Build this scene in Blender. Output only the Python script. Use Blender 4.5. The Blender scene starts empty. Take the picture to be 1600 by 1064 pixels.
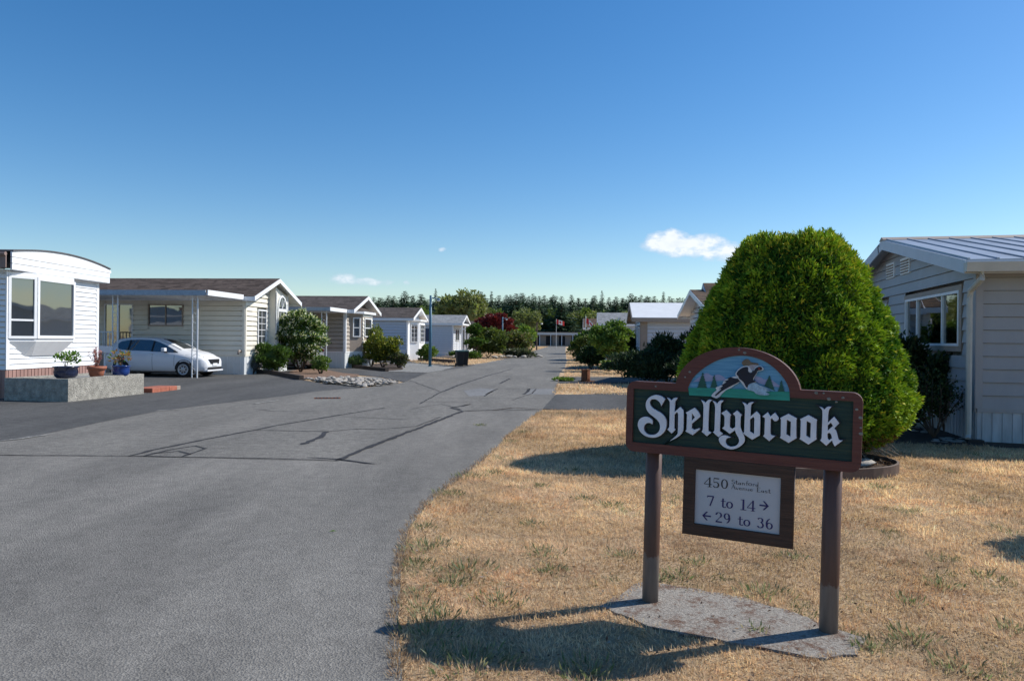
import bpy, bmesh, math, random
import numpy as np
from mathutils import Vector, Matrix
random.seed(7)
SC = bpy.context.scene
COL = SC.collection
R = math.radians

# ------------------------------------------------------------------ camera
F_PX, EYE, ROLL = 1150.0, 1.5, 0.01
cam_d = bpy.data.cameras.new('camera'); cam = bpy.data.objects.new('camera', cam_d); COL.objects.link(cam)
cam_d.sensor_width = 36; cam_d.lens = 36*F_PX/1600; cam_d.clip_start = 0.1; cam_d.clip_end = 5000
cam.location = (0, 0, EYE); cam.rotation_euler = (R(90), -ROLL, 0)
SC.camera = cam
SC.render.resolution_x = 1024; SC.render.resolution_y = 680

# ------------------------------------------------------------------ sun and sky
SUN_EL = R(41); SUN_X, SUN_Y = 1.0, 0.33
sl = math.hypot(SUN_X, SUN_Y)
sun_dir = Vector((SUN_X/sl*math.cos(SUN_EL), SUN_Y/sl*math.cos(SUN_EL), math.sin(SUN_EL)))
sd = bpy.data.lights.new('sun', 'SUN'); sd.energy = 4.6; sd.angle = R(0.53); sd.color = (1.0, 0.955, 0.88)
sun = bpy.data.objects.new('sun', sd); COL.objects.link(sun)
sun.rotation_euler = sun_dir.to_track_quat('Z', 'Y').to_euler()
SC.view_settings.view_transform = 'Standard'; SC.view_settings.look = 'None'
SC.view_settings.gamma = 1; SC.view_settings.use_curve_mapping = False
SC.view_settings.exposure = 0.2
W = bpy.data.worlds.new('World'); SC.world = W; W.use_nodes = True
nt = W.node_tree; nt.nodes.clear()
wo = nt.nodes.new('ShaderNodeOutputWorld'); wb = nt.nodes.new('ShaderNodeBackground')
sky = nt.nodes.new('ShaderNodeTexSky'); sky.sky_type = 'NISHITA'; sky.sun_disc = False
sky.sun_elevation = SUN_EL; sky.sun_rotation = math.atan2(SUN_X, SUN_Y)
sky.air_density = 1.0; sky.dust_density = 0.3; sky.ozone_density = 2.2; sky.altitude = 50
wb.inputs['Strength'].default_value = 0.118
nt.links.new(wb.outputs[0], wo.inputs[0])
# fair weather clouds, placed by compass direction (tangents measured from straight ahead)
tc = nt.nodes.new('ShaderNodeTexCoord'); sep = nt.nodes.new('ShaderNodeSeparateXYZ')
nt.links.new(tc.outputs['Generated'], sep.inputs[0])
def wm(op, a, b=None, c=None, clamp=False):
    n = nt.nodes.new('ShaderNodeMath'); n.operation = op; n.use_clamp = clamp
    for i, v in enumerate((a, b, c)):
        if v is None: continue
        if isinstance(v, (int, float)): n.inputs[i].default_value = v
        else: nt.links.new(v, n.inputs[i])
    return n.outputs[0]
yy = wm('MAXIMUM', sep.outputs[1], 0.02)
tx = wm('DIVIDE', sep.outputs[0], yy); tz = wm('DIVIDE', sep.outputs[2], yy)
cmb = nt.nodes.new('ShaderNodeCombineXYZ'); nt.links.new(tx, cmb.inputs[0]); nt.links.new(wm('MULTIPLY', tz, 1.7), cmb.inputs[1])
ns = nt.nodes.new('ShaderNodeTexNoise'); ns.inputs['Scale'].default_value = 26; ns.inputs['Detail'].default_value = 8; ns.inputs['Roughness'].default_value = 0.6
nt.links.new(cmb.outputs[0], ns.inputs['Vector'])
ns2 = nt.nodes.new('ShaderNodeTexNoise'); ns2.inputs['Scale'].default_value = 60; ns2.inputs['Detail'].default_value = 4
nt.links.new(cmb.outputs[0], ns2.inputs['Vector'])
tot = None
#            tan x, tan z, rx, rz, strength
CLOUDS = [(0.213, 0.136, 0.040, 0.0165, 1.5), (0.245, 0.131, 0.052, 0.0165, 1.6), (0.285, 0.1225, 0.036, 0.0145, 1.4),
          (-0.230, 0.0805, 0.020, 0.0085, 1.1), (-0.208, 0.0775, 0.036, 0.0062, .95),
          (-0.0955, 0.1225, 0.0062, 0.0032, .6), (-0.143, 0.0775, 0.0045, 0.0036, .5)]
for (cx, cz, rx, rz, st) in CLOUDS:
    u = wm('DIVIDE', wm('SUBTRACT', tx, cx), rx); v = wm('DIVIDE', wm('SUBTRACT', tz, cz), rz)
    r2 = wm('ADD', wm('MULTIPLY', u, u), wm('MULTIPLY', v, v))
    m = wm('MULTIPLY', wm('SUBTRACT', 1.15, r2), st)
    tot = m if tot is None else wm('MAXIMUM', tot, m)
dens = wm('ADD', tot, wm('MULTIPLY', wm('SUBTRACT', ns.outputs[0], 0.52), 4.2))
dens = wm('ADD', dens, wm('MULTIPLY', wm('SUBTRACT', ns2.outputs[0], 0.5), 1.2))
gate = wm('GREATER_THAN', sep.outputs[1], 0.1)
dens = wm('MULTIPLY', wm('MULTIPLY', dens, 0.75, clamp=True), gate)
dens = wm('MULTIPLY', dens, wm('GREATER_THAN', tot, -1.0))
cc = nt.nodes.new('ShaderNodeMixRGB'); cc.inputs[1].default_value = (4.6, 5.4, 6.6, 1); cc.inputs[2].default_value = (7.3, 7.6, 8.0, 1)
nt.links.new(wm('MULTIPLY', wm('ADD', dens, wm('SUBTRACT', ns2.outputs[0], .55)), 1.0, clamp=True), cc.inputs[0])
mx = nt.nodes.new('ShaderNodeMixRGB'); nt.links.new(wm('MULTIPLY', dens, .93), mx.inputs[0])
hs = nt.nodes.new('ShaderNodeHueSaturation'); hs.inputs['Saturation'].default_value = 1.36; hs.inputs['Hue'].default_value = .5025
nt.links.new(sky.outputs[0], hs.inputs['Color'])
nt.links.new(hs.outputs[0], mx.inputs[1]); nt.links.new(cc.outputs[0], mx.inputs[2])
nt.links.new(mx.outputs[0], wb.inputs['Color'])

# ------------------------------------------------------------------ survey helpers: where a sight line meets the ground
def ray(u, v):
    dx = u-800; dy = v-532
    return (dx+ROLL*dy)/F_PX, -(dy-ROLL*dx)/F_PX
def G(u, v, z=0.0):
    x, zz = ray(u, v); d = (z-EYE)/zz
    return (x*d, d)
def hz(v, u, d):            # height of a sight line at distance d
    return EYE + ray(u, v)[1]*d

# ------------------------------------------------------------------ materials
def newmat(name):
    m = bpy.data.materials.new(name); m.use_nodes = True
    return m, m.node_tree, m.node_tree.nodes['Principled BSDF']
def N(nt, t, **kw):
    n = nt.nodes.new(t)
    for k, v in kw.items():
        if hasattr(n, k): setattr(n, k, v)
        else: n.inputs[k].default_value = v
    return n
def pm(name, col, rough=.6, var=.12, scale=6, bump=0, bscale=None, metallic=0, spec=.4, col2=None, stretch=None, detail=6, contrast=(.35, .65)):
    m, nt, b = newmat(name)
    b.inputs['Roughness'].default_value = rough; b.inputs['Metallic'].default_value = metallic
    b.inputs['Specular IOR Level'].default_value = spec
    tc = N(nt, 'ShaderNodeTexCoord'); mp = N(nt, 'ShaderNodeMapping')
    nt.links.new(tc.outputs['Object'], mp.inputs[0])
    if stretch: mp.inputs['Scale'].default_value = stretch
    ns = N(nt, 'ShaderNodeTexNoise', Scale=scale, Detail=detail, Roughness=.65); nt.links.new(mp.outputs[0], ns.inputs['Vector'])
    cr = N(nt, 'ShaderNodeValToRGB'); nt.links.new(ns.outputs[0], cr.inputs[0])
    cr.color_ramp.elements[0].position = contrast[0]; cr.color_ramp.elements[1].position = contrast[1]
    c2 = col2 or tuple(min(1, c*(1+var)) for c in col); c1 = col if col2 else tuple(c*(1-var) for c in col)
    cr.color_ramp.elements[0].color = (*c1, 1); cr.color_ramp.elements[1].color = (*c2, 1)
    nt.links.new(cr.outputs[0], b.inputs['Base Color'])
    if bump:
        n2 = N(nt, 'ShaderNodeTexNoise', Scale=bscale or scale*4, Detail=4); nt.links.new(mp.outputs[0], n2.inputs['Vector'])
        bp = N(nt, 'ShaderNodeBump', Strength=1.0, Distance=bump); nt.links.new(n2.outputs[0], bp.inputs['Height'])
        nt.links.new(bp.outputs[0], b.inputs['Normal'])
    return m
def asphalt(name, base, speck, warm=(1, 1, 1), seal=.0, stain=.25, big=.35):
    m, nt, b = newmat(name); b.inputs['Roughness'].default_value = .88; b.inputs['Specular IOR Level'].default_value = .25
    tc = N(nt, 'ShaderNodeTexCoord')
    v1 = N(nt, 'ShaderNodeTexVoronoi', Scale=95.0); nt.links.new(tc.outputs['Object'], v1.inputs['Vector'])
    n1 = N(nt, 'ShaderNodeTexNoise', Scale=70.0, Detail=5, Roughness=.8); nt.links.new(tc.outputs['Object'], n1.inputs['Vector'])
    n2 = N(nt, 'ShaderNodeTexNoise', Scale=.55, Detail=7, Roughness=.62); mpr = N(nt, 'ShaderNodeMapping'); mpr.inputs['Scale'].default_value = (1.6, .35, 1); mpr.inputs['Rotation'].default_value = (0, 0, .05); nt.links.new(tc.outputs['Object'], mpr.inputs[0]); nt.links.new(mpr.outputs[0], n2.inputs['Vector'])
    n3 = N(nt, 'ShaderNodeTexNoise', Scale=6.0, Detail=6, Roughness=.7); nt.links.new(tc.outputs['Object'], n3.inputs['Vector'])
    sp = N(nt, 'ShaderNodeValToRGB'); sp.color_ramp.elements[0].position = .36; sp.color_ramp.elements[1].position = .66
    lo = tuple(base*w*(1-speck) for w in warm); hi = tuple(base*w*(1+speck*1.3) for w in warm)
    sp.color_ramp.elements[0].color = (*lo, 1); sp.color_ramp.elements[1].color = (*hi, 1)
    nt.links.new(n1.outputs[0], sp.inputs[0])
    cellr = N(nt, 'ShaderNodeValToRGB'); cellr.color_ramp.elements[0].color = (.80, .80, .80, 1); cellr.color_ramp.elements[1].color = (1.22, 1.22, 1.2, 1)
    sx = N(nt, 'ShaderNodeSeparateXYZ'); nt.links.new(v1.outputs['Color'], sx.inputs[0]); nt.links.new(sx.outputs[0], cellr.inputs[0])
    m1 = N(nt, 'ShaderNodeMixRGB', blend_type='MULTIPLY'); m1.inputs[0].default_value = .8
    nt.links.new(sp.outputs[0], m1.inputs[1]); nt.links.new(cellr.outputs[0], m1.inputs[2])
    br = N(nt, 'ShaderNodeValToRGB'); br.color_ramp.elements[0].position = .34; br.color_ramp.elements[1].position = .68
    br.color_ramp.elements[0].color = (1-big, 1-big, 1-big, 1); br.color_ramp.elements[1].color = (1+big*.6, 1+big*.58, 1+big*.54, 1)
    nt.links.new(n2.outputs[0], br.inputs[0])
    m2 = N(nt, 'ShaderNodeMixRGB', blend_type='MULTIPLY'); m2.inputs[0].default_value = 1
    nt.links.new(m1.outputs[0], m2.inputs[1]); nt.links.new(br.outputs[0], m2.inputs[2])
    sr = N(nt, 'ShaderNodeValToRGB'); sr.color_ramp.elements[0].position = .38; sr.color_ramp.elements[1].position = .62
    sr.color_ramp.elements[0].color = (1-stain, 1-stain, 1-stain, 1); sr.color_ramp.elements[1].color = (1.08, 1.08, 1.08, 1)
    nt.links.new(n3.outputs[0], sr.inputs[0])
    m3 = N(nt, 'ShaderNodeMixRGB', blend_type='MULTIPLY'); m3.inputs[0].default_value = 1
    nt.links.new(m2.outputs[0], m3.inputs[1]); nt.links.new(sr.outputs[0], m3.inputs[2])
    nt.links.new(m3.outputs[0], b.inputs['Base Color'])
    bp = N(nt, 'ShaderNodeBump', Strength=.8, Distance=.006); nt.links.new(v1.outputs['Distance'], bp.inputs['Height'])
    bp2 = N(nt, 'ShaderNodeBump', Strength=.7, Distance=.008); nt.links.new(n1.outputs[0], bp2.inputs['Height'])
    nt.links.new(bp.outputs[0], bp2.inputs['Normal']); nt.links.new(bp2.outputs[0], b.inputs['Normal'])
    return m
def leafmat(name, rough=.55, trans=.3, spec=.3):
    m, nt, b = newmat(name)
    at = N(nt, 'ShaderNodeAttribute', attribute_name='col')
    b.inputs['Roughness'].default_value = rough; b.inputs['Specular IOR Level'].default_value = spec
    nt.links.new(at.outputs['Color'], b.inputs['Base Color'])
    tr = N(nt, 'ShaderNodeBsdfTranslucent'); g = N(nt, 'ShaderNodeMixRGB', blend_type='MULTIPLY'); g.inputs[0].default_value = 1
    g.inputs[2].default_value = (1.1, 1.05, .9, 1) if 'grass' in name else (1.3, 1.35, .6, 1); nt.links.new(at.outputs['Color'], g.inputs[1]); nt.links.new(g.outputs[0], tr.inputs[0])
    mx = N(nt, 'ShaderNodeMixShader'); mx.inputs[0].default_value = trans
    nt.links.new(b.outputs[0], mx.inputs[1]); nt.links.new(tr.outputs[0], mx.inputs[2])
    nt.links.new(mx.outputs[0], nt.nodes['Material Output'].inputs[0])
    return m
def glassmat(name, tint=(.035, .04, .045), rough=.03):
    m, nt, b = newmat(name)
    b.inputs['Base Color'].default_value = (*tint, 1); b.inputs['Roughness'].default_value = rough
    b.inputs['Specular IOR Level'].default_value = 1; b.inputs['IOR'].default_value = 1.9
    tc = N(nt, 'ShaderNodeTexCoord'); n = N(nt, 'ShaderNodeTexNoise', Scale=1.3, Detail=1); nt.links.new(tc.outputs['Object'], n.inputs['Vector'])
    bp = N(nt, 'ShaderNodeBump', Strength=.25, Distance=.02); nt.links.new(n.outputs[0], bp.inputs['Height']); nt.links.new(bp.outputs[0], b.inputs['Normal'])
    return m
def clearglass(name):
    m, nt, b = newmat(name); nt.nodes.remove(b)
    gl = N(nt, 'ShaderNodeBsdfGlossy', Roughness=.02); tr = N(nt, 'ShaderNodeBsdfTransparent'); tr.inputs[0].default_value = (.75, .8, .8, 1)
    fr = N(nt, 'ShaderNodeFresnel', IOR=1.7); mx = N(nt, 'ShaderNodeMixShader')
    mt = N(nt, 'ShaderNodeMath', operation='MULTIPLY_ADD'); mt.inputs[1].default_value = 1.3; mt.inputs[2].default_value = .1; mt.use_clamp = True
    nt.links.new(fr.outputs[0], mt.inputs[0]); nt.links.new(mt.outputs[0], mx.inputs[0]); nt.links.new(tr.outputs[0], mx.inputs[1]); nt.links.new(gl.outputs[0], mx.inputs[2])
    tc = N(nt, 'ShaderNodeTexCoord'); n = N(nt, 'ShaderNodeTexNoise', Scale=1.1, Detail=1); nt.links.new(tc.outputs['Object'], n.inputs['Vector'])
    bp = N(nt, 'ShaderNodeBump', Strength=.15, Distance=.02); nt.links.new(n.outputs[0], bp.inputs['Height']); nt.links.new(bp.outputs[0], gl.inputs['Normal'])
    nt.links.new(mx.outputs[0], nt.nodes['Material Output'].inputs[0])
    return m
M = {}
M['asphalt_new'] = asphalt('asphalt_new', .190, .22, (1.04, .985, .90), big=.30, stain=.10)
M['asphalt_old'] = asphalt('asphalt_old', .185, .4, (1.02, .97, .88), big=.2, stain=.2)
M['asphalt_dark'] = asphalt('asphalt_dark', .098, .38, (1.01, 1.0, .98), big=.25, stain=.2)
M['crack'] = asphalt('crack_sealant', .045, .3, (1, 1, 1.1), big=.2, stain=.1)
M['patch'] = asphalt('patch_asphalt', .205, .25, (1, 1, 1), big=.15, stain=.1)
M['white'] = pm('white_vinyl', (.80, .81, .82), .42, .06, 2.2, spec=.35, stretch=(1, 1, .35), detail=9)
M['white_trim'] = pm('white_trim', (.78, .79, .80), .4, .03, 4)
M['offwhite'] = pm('cream_vinyl', (.76, .72, .62), .5, .035, 3)
M['taupe'] = pm('taupe_vinyl', (.42, .37, .315), .5, .04, 3)
M['greywall'] = pm('grey_vinyl', (.345, .345, .355), .5, .08, 1.6, stretch=(1, 1, .35), detail=10)
M['bluegrey'] = pm('blue_shade_vinyl', (.52, .56, .62), .5, .03, 3)  # pale blue-grey; the bluish shade of white walls is put into it
M['palegrey'] = pm('pale_grey_vinyl', (.60, .62, .65), .5, .03, 3)
M['skirt_white'] = pm('white_skirting', (.66, .68, .68), .5, .07, 3, stretch=(1, 1, .3))
M['skirt_brown'] = pm('brown_skirting', (.33, .20, .17), .6, .12, 5, stretch=(1, 1, .2))
M['skirt_grey'] = pm('grey_skirting', (.42, .45, .47), .55, .2, 3, stretch=(2, 2, .5), detail=10)
M['brown_fascia'] = pm('brown_fascia', (.25, .175, .155), .6, .1, 5)
M['tan'] = pm('tan_trim', (.33, .27, .22), .6, .06, 5)
M['grey_fascia'] = pm('grey_painted_fascia', (.30, .36, .42), .5, .15, 12)
M['gutter'] = pm('beige_gutter', (.50, .49, .45), .45, .06, 5)
M['metal_roof'] = pm('metal_roofing', (.34, .37, .41), .42, .16, 1.5, metallic=.5, detail=10, stretch=(1, .4, 1))
M['metal_white'] = pm('white_metal_roofing', (.80, .80, .78), .4, .04, 2)
def shingles(name, c1, c2, sc=1.0):
    m, nt, b = newmat(name); b.inputs['Roughness'].default_value = .95; b.inputs['Specular IOR Level'].default_value = .15
    tc = N(nt, 'ShaderNodeTexCoord')
    n = N(nt, 'ShaderNodeTexNoise', Scale=9.0, Detail=9, Roughness=.85); nt.links.new(tc.outputs['Object'], n.inputs['Vector'])
    mp = N(nt, 'ShaderNodeMapping'); mp.inputs['Scale'].default_value = (3.2, 7.0, 0); nt.links.new(tc.outputs['Object'], mp.inputs[0])
    v = N(nt, 'ShaderNodeTexVoronoi', Scale=1.0); nt.links.new(mp.outputs[0], v.inputs['Vector'])
    sx = N(nt, 'ShaderNodeSeparateXYZ'); nt.links.new(v.outputs['Color'], sx.inputs[0])
    ad = N(nt, 'ShaderNodeMath', operation='MULTIPLY_ADD'); ad.inputs[1].default_value = .35; nt.links.new(sx.outputs[0], ad.inputs[0]); nt.links.new(n.outputs[0], ad.inputs[2])
    cr = N(nt, 'ShaderNodeValToRGB'); cr.color_ramp.elements[0].position = .45; cr.color_ramp.elements[1].position = .9
    cr.color_ramp.elements[0].color = (*c1, 1); cr.color_ramp.elements[1].color = (*c2, 1)
    nt.links.new(ad.outputs[0], cr.inputs[0]); nt.links.new(cr.outputs[0], b.inputs['Base Color'])
    bp = N(nt, 'ShaderNodeBump', Strength=.7, Distance=.02); nt.links.new(ad.outputs[0], bp.inputs['Height']); nt.links.new(bp.outputs[0], b.inputs['Normal'])
    return m
M['shingle_brown'] = shingles('brown_shingles', (.045, .034, .028), (.13, .10, .085))
M['shingle_dark'] = shingles('dark_shingles', (.05, .042, .038), (.125, .105, .095))
M['shingle_grey'] = shingles('grey_shingles', (.17, .175, .18), (.33, .34, .345))
M['shingle_moss'] = shingles('rusty_shingles', (.05, .042, .036), (.17, .115, .075))
M['tar'] = pm('roof_membrane', (.10, .095, .10), .8, .2, 6)
M['glass'] = glassmat('window_glass'); M['clear'] = clearglass('clear_glass')
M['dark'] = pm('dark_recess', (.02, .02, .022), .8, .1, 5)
M['curtain'] = pm('drapes', (.09, .11, .13), .8, .3, 3, stretch=(25, 25, .2))
M['curtain_pale'] = pm('pale_drapes', (.35, .35, .34), .8, .2, 3, stretch=(25, 25, .2))
M['navy'] = pm('navy_shutter', (.03, .05, .10), .5, .1, 5)
M['black'] = pm('black_plastic', (.015, .015, .017), .5, .1, 9)
M['soil'] = pm('soil', (.06, .04, .028), .95, .4, 14, bump=.03, bscale=30)
M['mulch'] = pm('bark_mulch', (.14, .08, .05), .95, .5, 30, bump=.03, bscale=60, col2=(.30, .20, .14))
M['timber'] = pm('dark_landscape_timber', (.07, .055, .045), .85, .3, 8, bump=.01, stretch=(.5, 4, 4))
M['concrete'] = pm('concrete', (.21, .20, .175), .95, .35, 7, bump=.035, bscale=30, col2=(.42, .40, .35), detail=12, contrast=(.34, .66))
M['brickred'] = pm('red_paver', (.36, .12, .075), .8, .2, 9, bump=.004)
M['stone'] = pm('pale_cobble', (.30, .27, .235), .85, .25, 5, bump=.01, bscale=14, col2=(.52, .48, .42))
M['gravel'] = pm('grey_gravel', (.10, .10, .095), .9, .3, 9, bump=.05, bscale=20, col2=(.40, .39, .36), contrast=(.3, .7))
M['pot_blue'] = pm('blue_glazed_pot', (.012, .045, .20), .15, .3, 5, spec=.7)
M['pot_navy'] = pm('navy_glazed_pot', (.012, .02, .055), .2, .3, 5, spec=.7)
M['pot_terra'] = pm('terracotta', (.34, .12, .07), .7, .15, 6)
M['carpaint'] = pm('white_car_paint', (.74, .75, .77), .18, .01, 2, spec=.6)
M['silver'] = pm('silver_car_paint', (.42, .44, .48), .25, .02, 2, metallic=.6, spec=.6)
M['tyre'] = pm('tyre_rubber', (.016, .016, .017), .8, .15, 20)
M['rim'] = pm('silver_wheel_trim', (.45, .46, .47), .35, .05, 6, metallic=.4)
M['lamp_red'] = pm('red_lamp_lens', (.45, .015, .012), .2, .1, 9, spec=.7)
M['lamp_clear'] = pm('headlamp_lens', (.35, .37, .38), .1, .1, 30, spec=.8)
M['bluepaint'] = pm('blue_pole_paint', (.06, .155, .23), .5, .1, 6)
M['pole_wood'] = pm('wooden_pole', (.12, .085, .065), .85, .2, 9)
M['whitemetal'] = pm('white_iron', (.70, .72, .74), .45, .06, 7)
M['bark'] = pm('bark', (.10, .075, .055), .9, .3, 12, bump=.02, stretch=(3, 3, .6))
M['greybark'] = pm('grey_bark', (.22, .19, .16), .9, .25, 12, bump=.01, stretch=(3, 3, .6))
M['rust'] = pm('rusty_stump', (.20, .07, .03), .9, .35, 14, bump=.02, stretch=(3, 3, .5))
M['flag_red'] = pm('red_flag_cloth', (.55, .03, .03), .8, .08, 3)
M['flag_white'] = pm('white_flag_cloth', (.8, .8, .8), .8, .04, 3)
M['leaf'] = leafmat('leaves'); M['needle'] = leafmat('needles', .6, .12, .25)
M['grass'] = leafmat('grass_blades', .7, .45, .2)
M['letter'] = pm('white_sign_letter', (.66, .69, .76), .5, .09, 9, bump=.0006, bscale=60)
M['letter_edge'] = pm('dark_letter_backing', (.010, .014, .022), .5, .2, 20)
M['navyprint'] = pm('navy_print', (.018, .016, .11), .5, .05, 20)
M['blackprint'] = pm('dark_print', (.03, .03, .035), .5, .05, 20)
M['notice'] = pm('notice_board_white', (.43, .455, .50), .4, .03, 8)
M['picgreen'] = pm('painted_green', (.02, .26, .20), .6, .15, 9, stretch=(1, 1, 8))
M['picsky'] = pm('painted_sky', (.05, .20, .36), .6, .1, 5, col2=(.16, .38, .56), stretch=(1, 1, 22), contrast=(.3, .7))
M['piclilac'] = pm('painted_hills', (.27, .30, .46), .6, .1, 9, stretch=(1, 1, 8))
M['pictree'] = pm('painted_tree', (.012, .085, .065), .6, .2, 20)
M['birddark'] = pm('painted_dark_plumage', (.008, .010, .022), .6, .3, 30)
M['birdwhite'] = pm('painted_white_plumage', (.55, .58, .62), .6, .06, 30)
M['birdpale'] = pm('painted_pale_plumage', (.36, .33, .36), .6, .3, 50)
M['birdbrown'] = pm('painted_brown_plumage', (.15, .11, .07), .6, .3, 50)
M['birdblue'] = pm('painted_blue_white_plumage', (.28, .42, .54), .6, .25, 60)
M['birdred'] = pm('painted_red_face', (.25, .03, .02), .6, .1, 30)

def signwood(name, c1, c2, c3, lich=.0):
    m, nt, b = newmat(name); b.inputs['Roughness'].default_value = .62; b.inputs['Specular IOR Level'].default_value = .3
    tc = N(nt, 'ShaderNodeTexCoord'); mp = N(nt, 'ShaderNodeMapping'); mp.inputs['Scale'].default_value = (1.2, 1, 26)
    nt.links.new(tc.outputs['Object'], mp.inputs[0])
    n = N(nt, 'ShaderNodeTexNoise', Scale=3.2, Detail=9, Roughness=.7, Distortion=.3); nt.links.new(mp.outputs[0], n.inputs['Vector'])
    cr = N(nt, 'ShaderNodeValToRGB'); e = cr.color_ramp.elements
    e[0].position = .3; e[0].color = (*c1, 1); e[1].position = .72; e[1].color = (*c3, 1); k = e.new(.5); k.color = (*c2, 1)
    nt.links.new(n.outputs[0], cr.inputs[0])
    n2 = N(nt, 'ShaderNodeTexNoise', Scale=7.0, Detail=8, Roughness=.8); nt.links.new(tc.outputs['Object'], n2.inputs['Vector'])
    c2r = N(nt, 'ShaderNodeValToRGB'); c2r.color_ramp.elements[0].position = .70-lich; c2r.color_ramp.elements[1].position = .78-lich
    nt.links.new(n2.outputs[0], c2r.inputs[0])
    mx = N(nt, 'ShaderNodeMixRGB'); mx.inputs[2].default_value = (.24, .26, .21, 1)
    ml = N(nt, 'ShaderNodeMath', operation='MULTIPLY'); ml.inputs[1].default_value = .5
    nt.links.new(c2r.outputs[0], ml.inputs[0]); nt.links.new(ml.outputs[0], mx.inputs[0]); nt.links.new(cr.outputs[0], mx.inputs[1])
    nt.links.new(mx.outputs[0], b.inputs['Base Color'])
    bp = N(nt, 'ShaderNodeBump', Strength=.8, Distance=.004); nt.links.new(n.outputs[0], bp.inputs['Height']); nt.links.new(bp.outputs[0], b.inputs['Normal'])
    return m
M['signgreen'] = signwood('weathered_green_board', (.006, .022, .024), (.014, .042, .036), (.060, .070, .040), .03)
M['signbrown'] = signwood('brown_sign_border', (.085, .030, .026), (.115, .042, .034), (.14, .058, .046), .0)
M['signdark'] = signwood('dark_stained_frame', (.030, .018, .014), (.055, .032, .024), (.10, .056, .040), -.05)
def postmat():
    m, nt, b = newmat('brown_post_paint'); b.inputs['Roughness'].default_value = .5
    tc = N(nt, 'ShaderNodeTexCoord'); sx = N(nt, 'ShaderNodeSeparateXYZ'); nt.links.new(tc.outputs['Object'], sx.inputs[0])
    n = N(nt, 'ShaderNodeTexNoise', Scale=30, Detail=6); nt.links.new(tc.outputs['Object'], n.inputs['Vector'])
    a = N(nt, 'ShaderNodeMath', operation='MULTIPLY_ADD'); a.inputs[1].default_value = .12; nt.links.new(n.outputs[0], a.inputs[0]); nt.links.new(sx.outputs[2], a.inputs[2])
    g = N(nt, 'ShaderNodeValToRGB'); g.color_ramp.elements[0].position = .325; g.color_ramp.elements[1].position = .345
    g.color_ramp.elements[0].color = (.15, .135, .125, 1); g.color_ramp.elements[1].color = (.090, .047, .035, 1)
    nt.links.new(a.outputs[0], g.inputs[0])
    mm = N(nt, 'ShaderNodeMixRGB', blend_type='MULTIPLY'); mm.inputs[0].default_value = .8
    c = N(nt, 'ShaderNodeValToRGB'); c.color_ramp.elements[0].color = (.55, .5, .45, 1); c.color_ramp.elements[1].color = (1.4, 1.3, 1.25, 1)
    n2 = N(nt, 'ShaderNodeTexNoise', Scale=14, Detail=7); mp = N(nt, 'ShaderNodeMapping'); mp.inputs['Scale'].default_value = (4, 4, .5)
    nt.links.new(tc.outputs['Object'], mp.inputs[0]); nt.links.new(mp.outputs[0], n2.inputs['Vector']); nt.links.new(n2.outputs[0], c.inputs[0])
    nt.links.new(g.outputs[0], mm.inputs[1]); nt.links.new(c.outputs[0], mm.inputs[2]); nt.links.new(mm.outputs[0], b.inputs['Base Color'])
    return m
M['post'] = postmat()
def groundmat():
    m, nt, b = newmat('dry_lawn'); b.inputs['Roughness'].default_value = .95; b.inputs['Specular IOR Level'].default_value = .1
    tc = N(nt, 'ShaderNodeTexCoord')
    n1 = N(nt, 'ShaderNodeTexNoise', Scale=1.1, Detail=8, Roughness=.7); n2 = N(nt, 'ShaderNodeTexNoise', Scale=28, Detail=6, Roughness=.75)
    for n in (n1, n2): nt.links.new(tc.outputs['Object'], n.inputs['Vector'])
    c1 = N(nt, 'ShaderNodeValToRGB'); e = c1.color_ramp.elements
    e[0].position = .3; e[0].color = (.40, .29, .18, 1); e[1].position = .7; e[1].color = (.66, .50, .34, 1); k = e.new(.5); k.color = (.54, .40, .26, 1)
    nt.links.new(n1.outputs[0], c1.inputs[0])
    c2 = N(nt, 'ShaderNodeValToRGB'); c2.color_ramp.elements[0].position = .3; c2.color_ramp.elements[1].position = .7
    c2.color_ramp.elements[0].color = (.6, .58, .56, 1); c2.color_ramp.elements[1].color = (1.25, 1.22, 1.15, 1); nt.links.new(n2.outputs[0], c2.inputs[0])
    mm = N(nt, 'ShaderNodeMixRGB', blend_type='MULTIPLY'); mm.inputs[0].default_value = 1
    nt.links.new(c1.outputs[0], mm.inputs[1]); nt.links.new(c2.outputs[0], mm.inputs[2]); nt.links.new(mm.outputs[0], b.inputs['Base Color'])
    bp = N(nt, 'ShaderNodeBump', Strength=1, Distance=.03); nt.links.new(n2.outputs[0], bp.inputs['Height']); nt.links.new(bp.outputs[0], b.inputs['Normal'])
    return m
M['lawn'] = groundmat()

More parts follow.
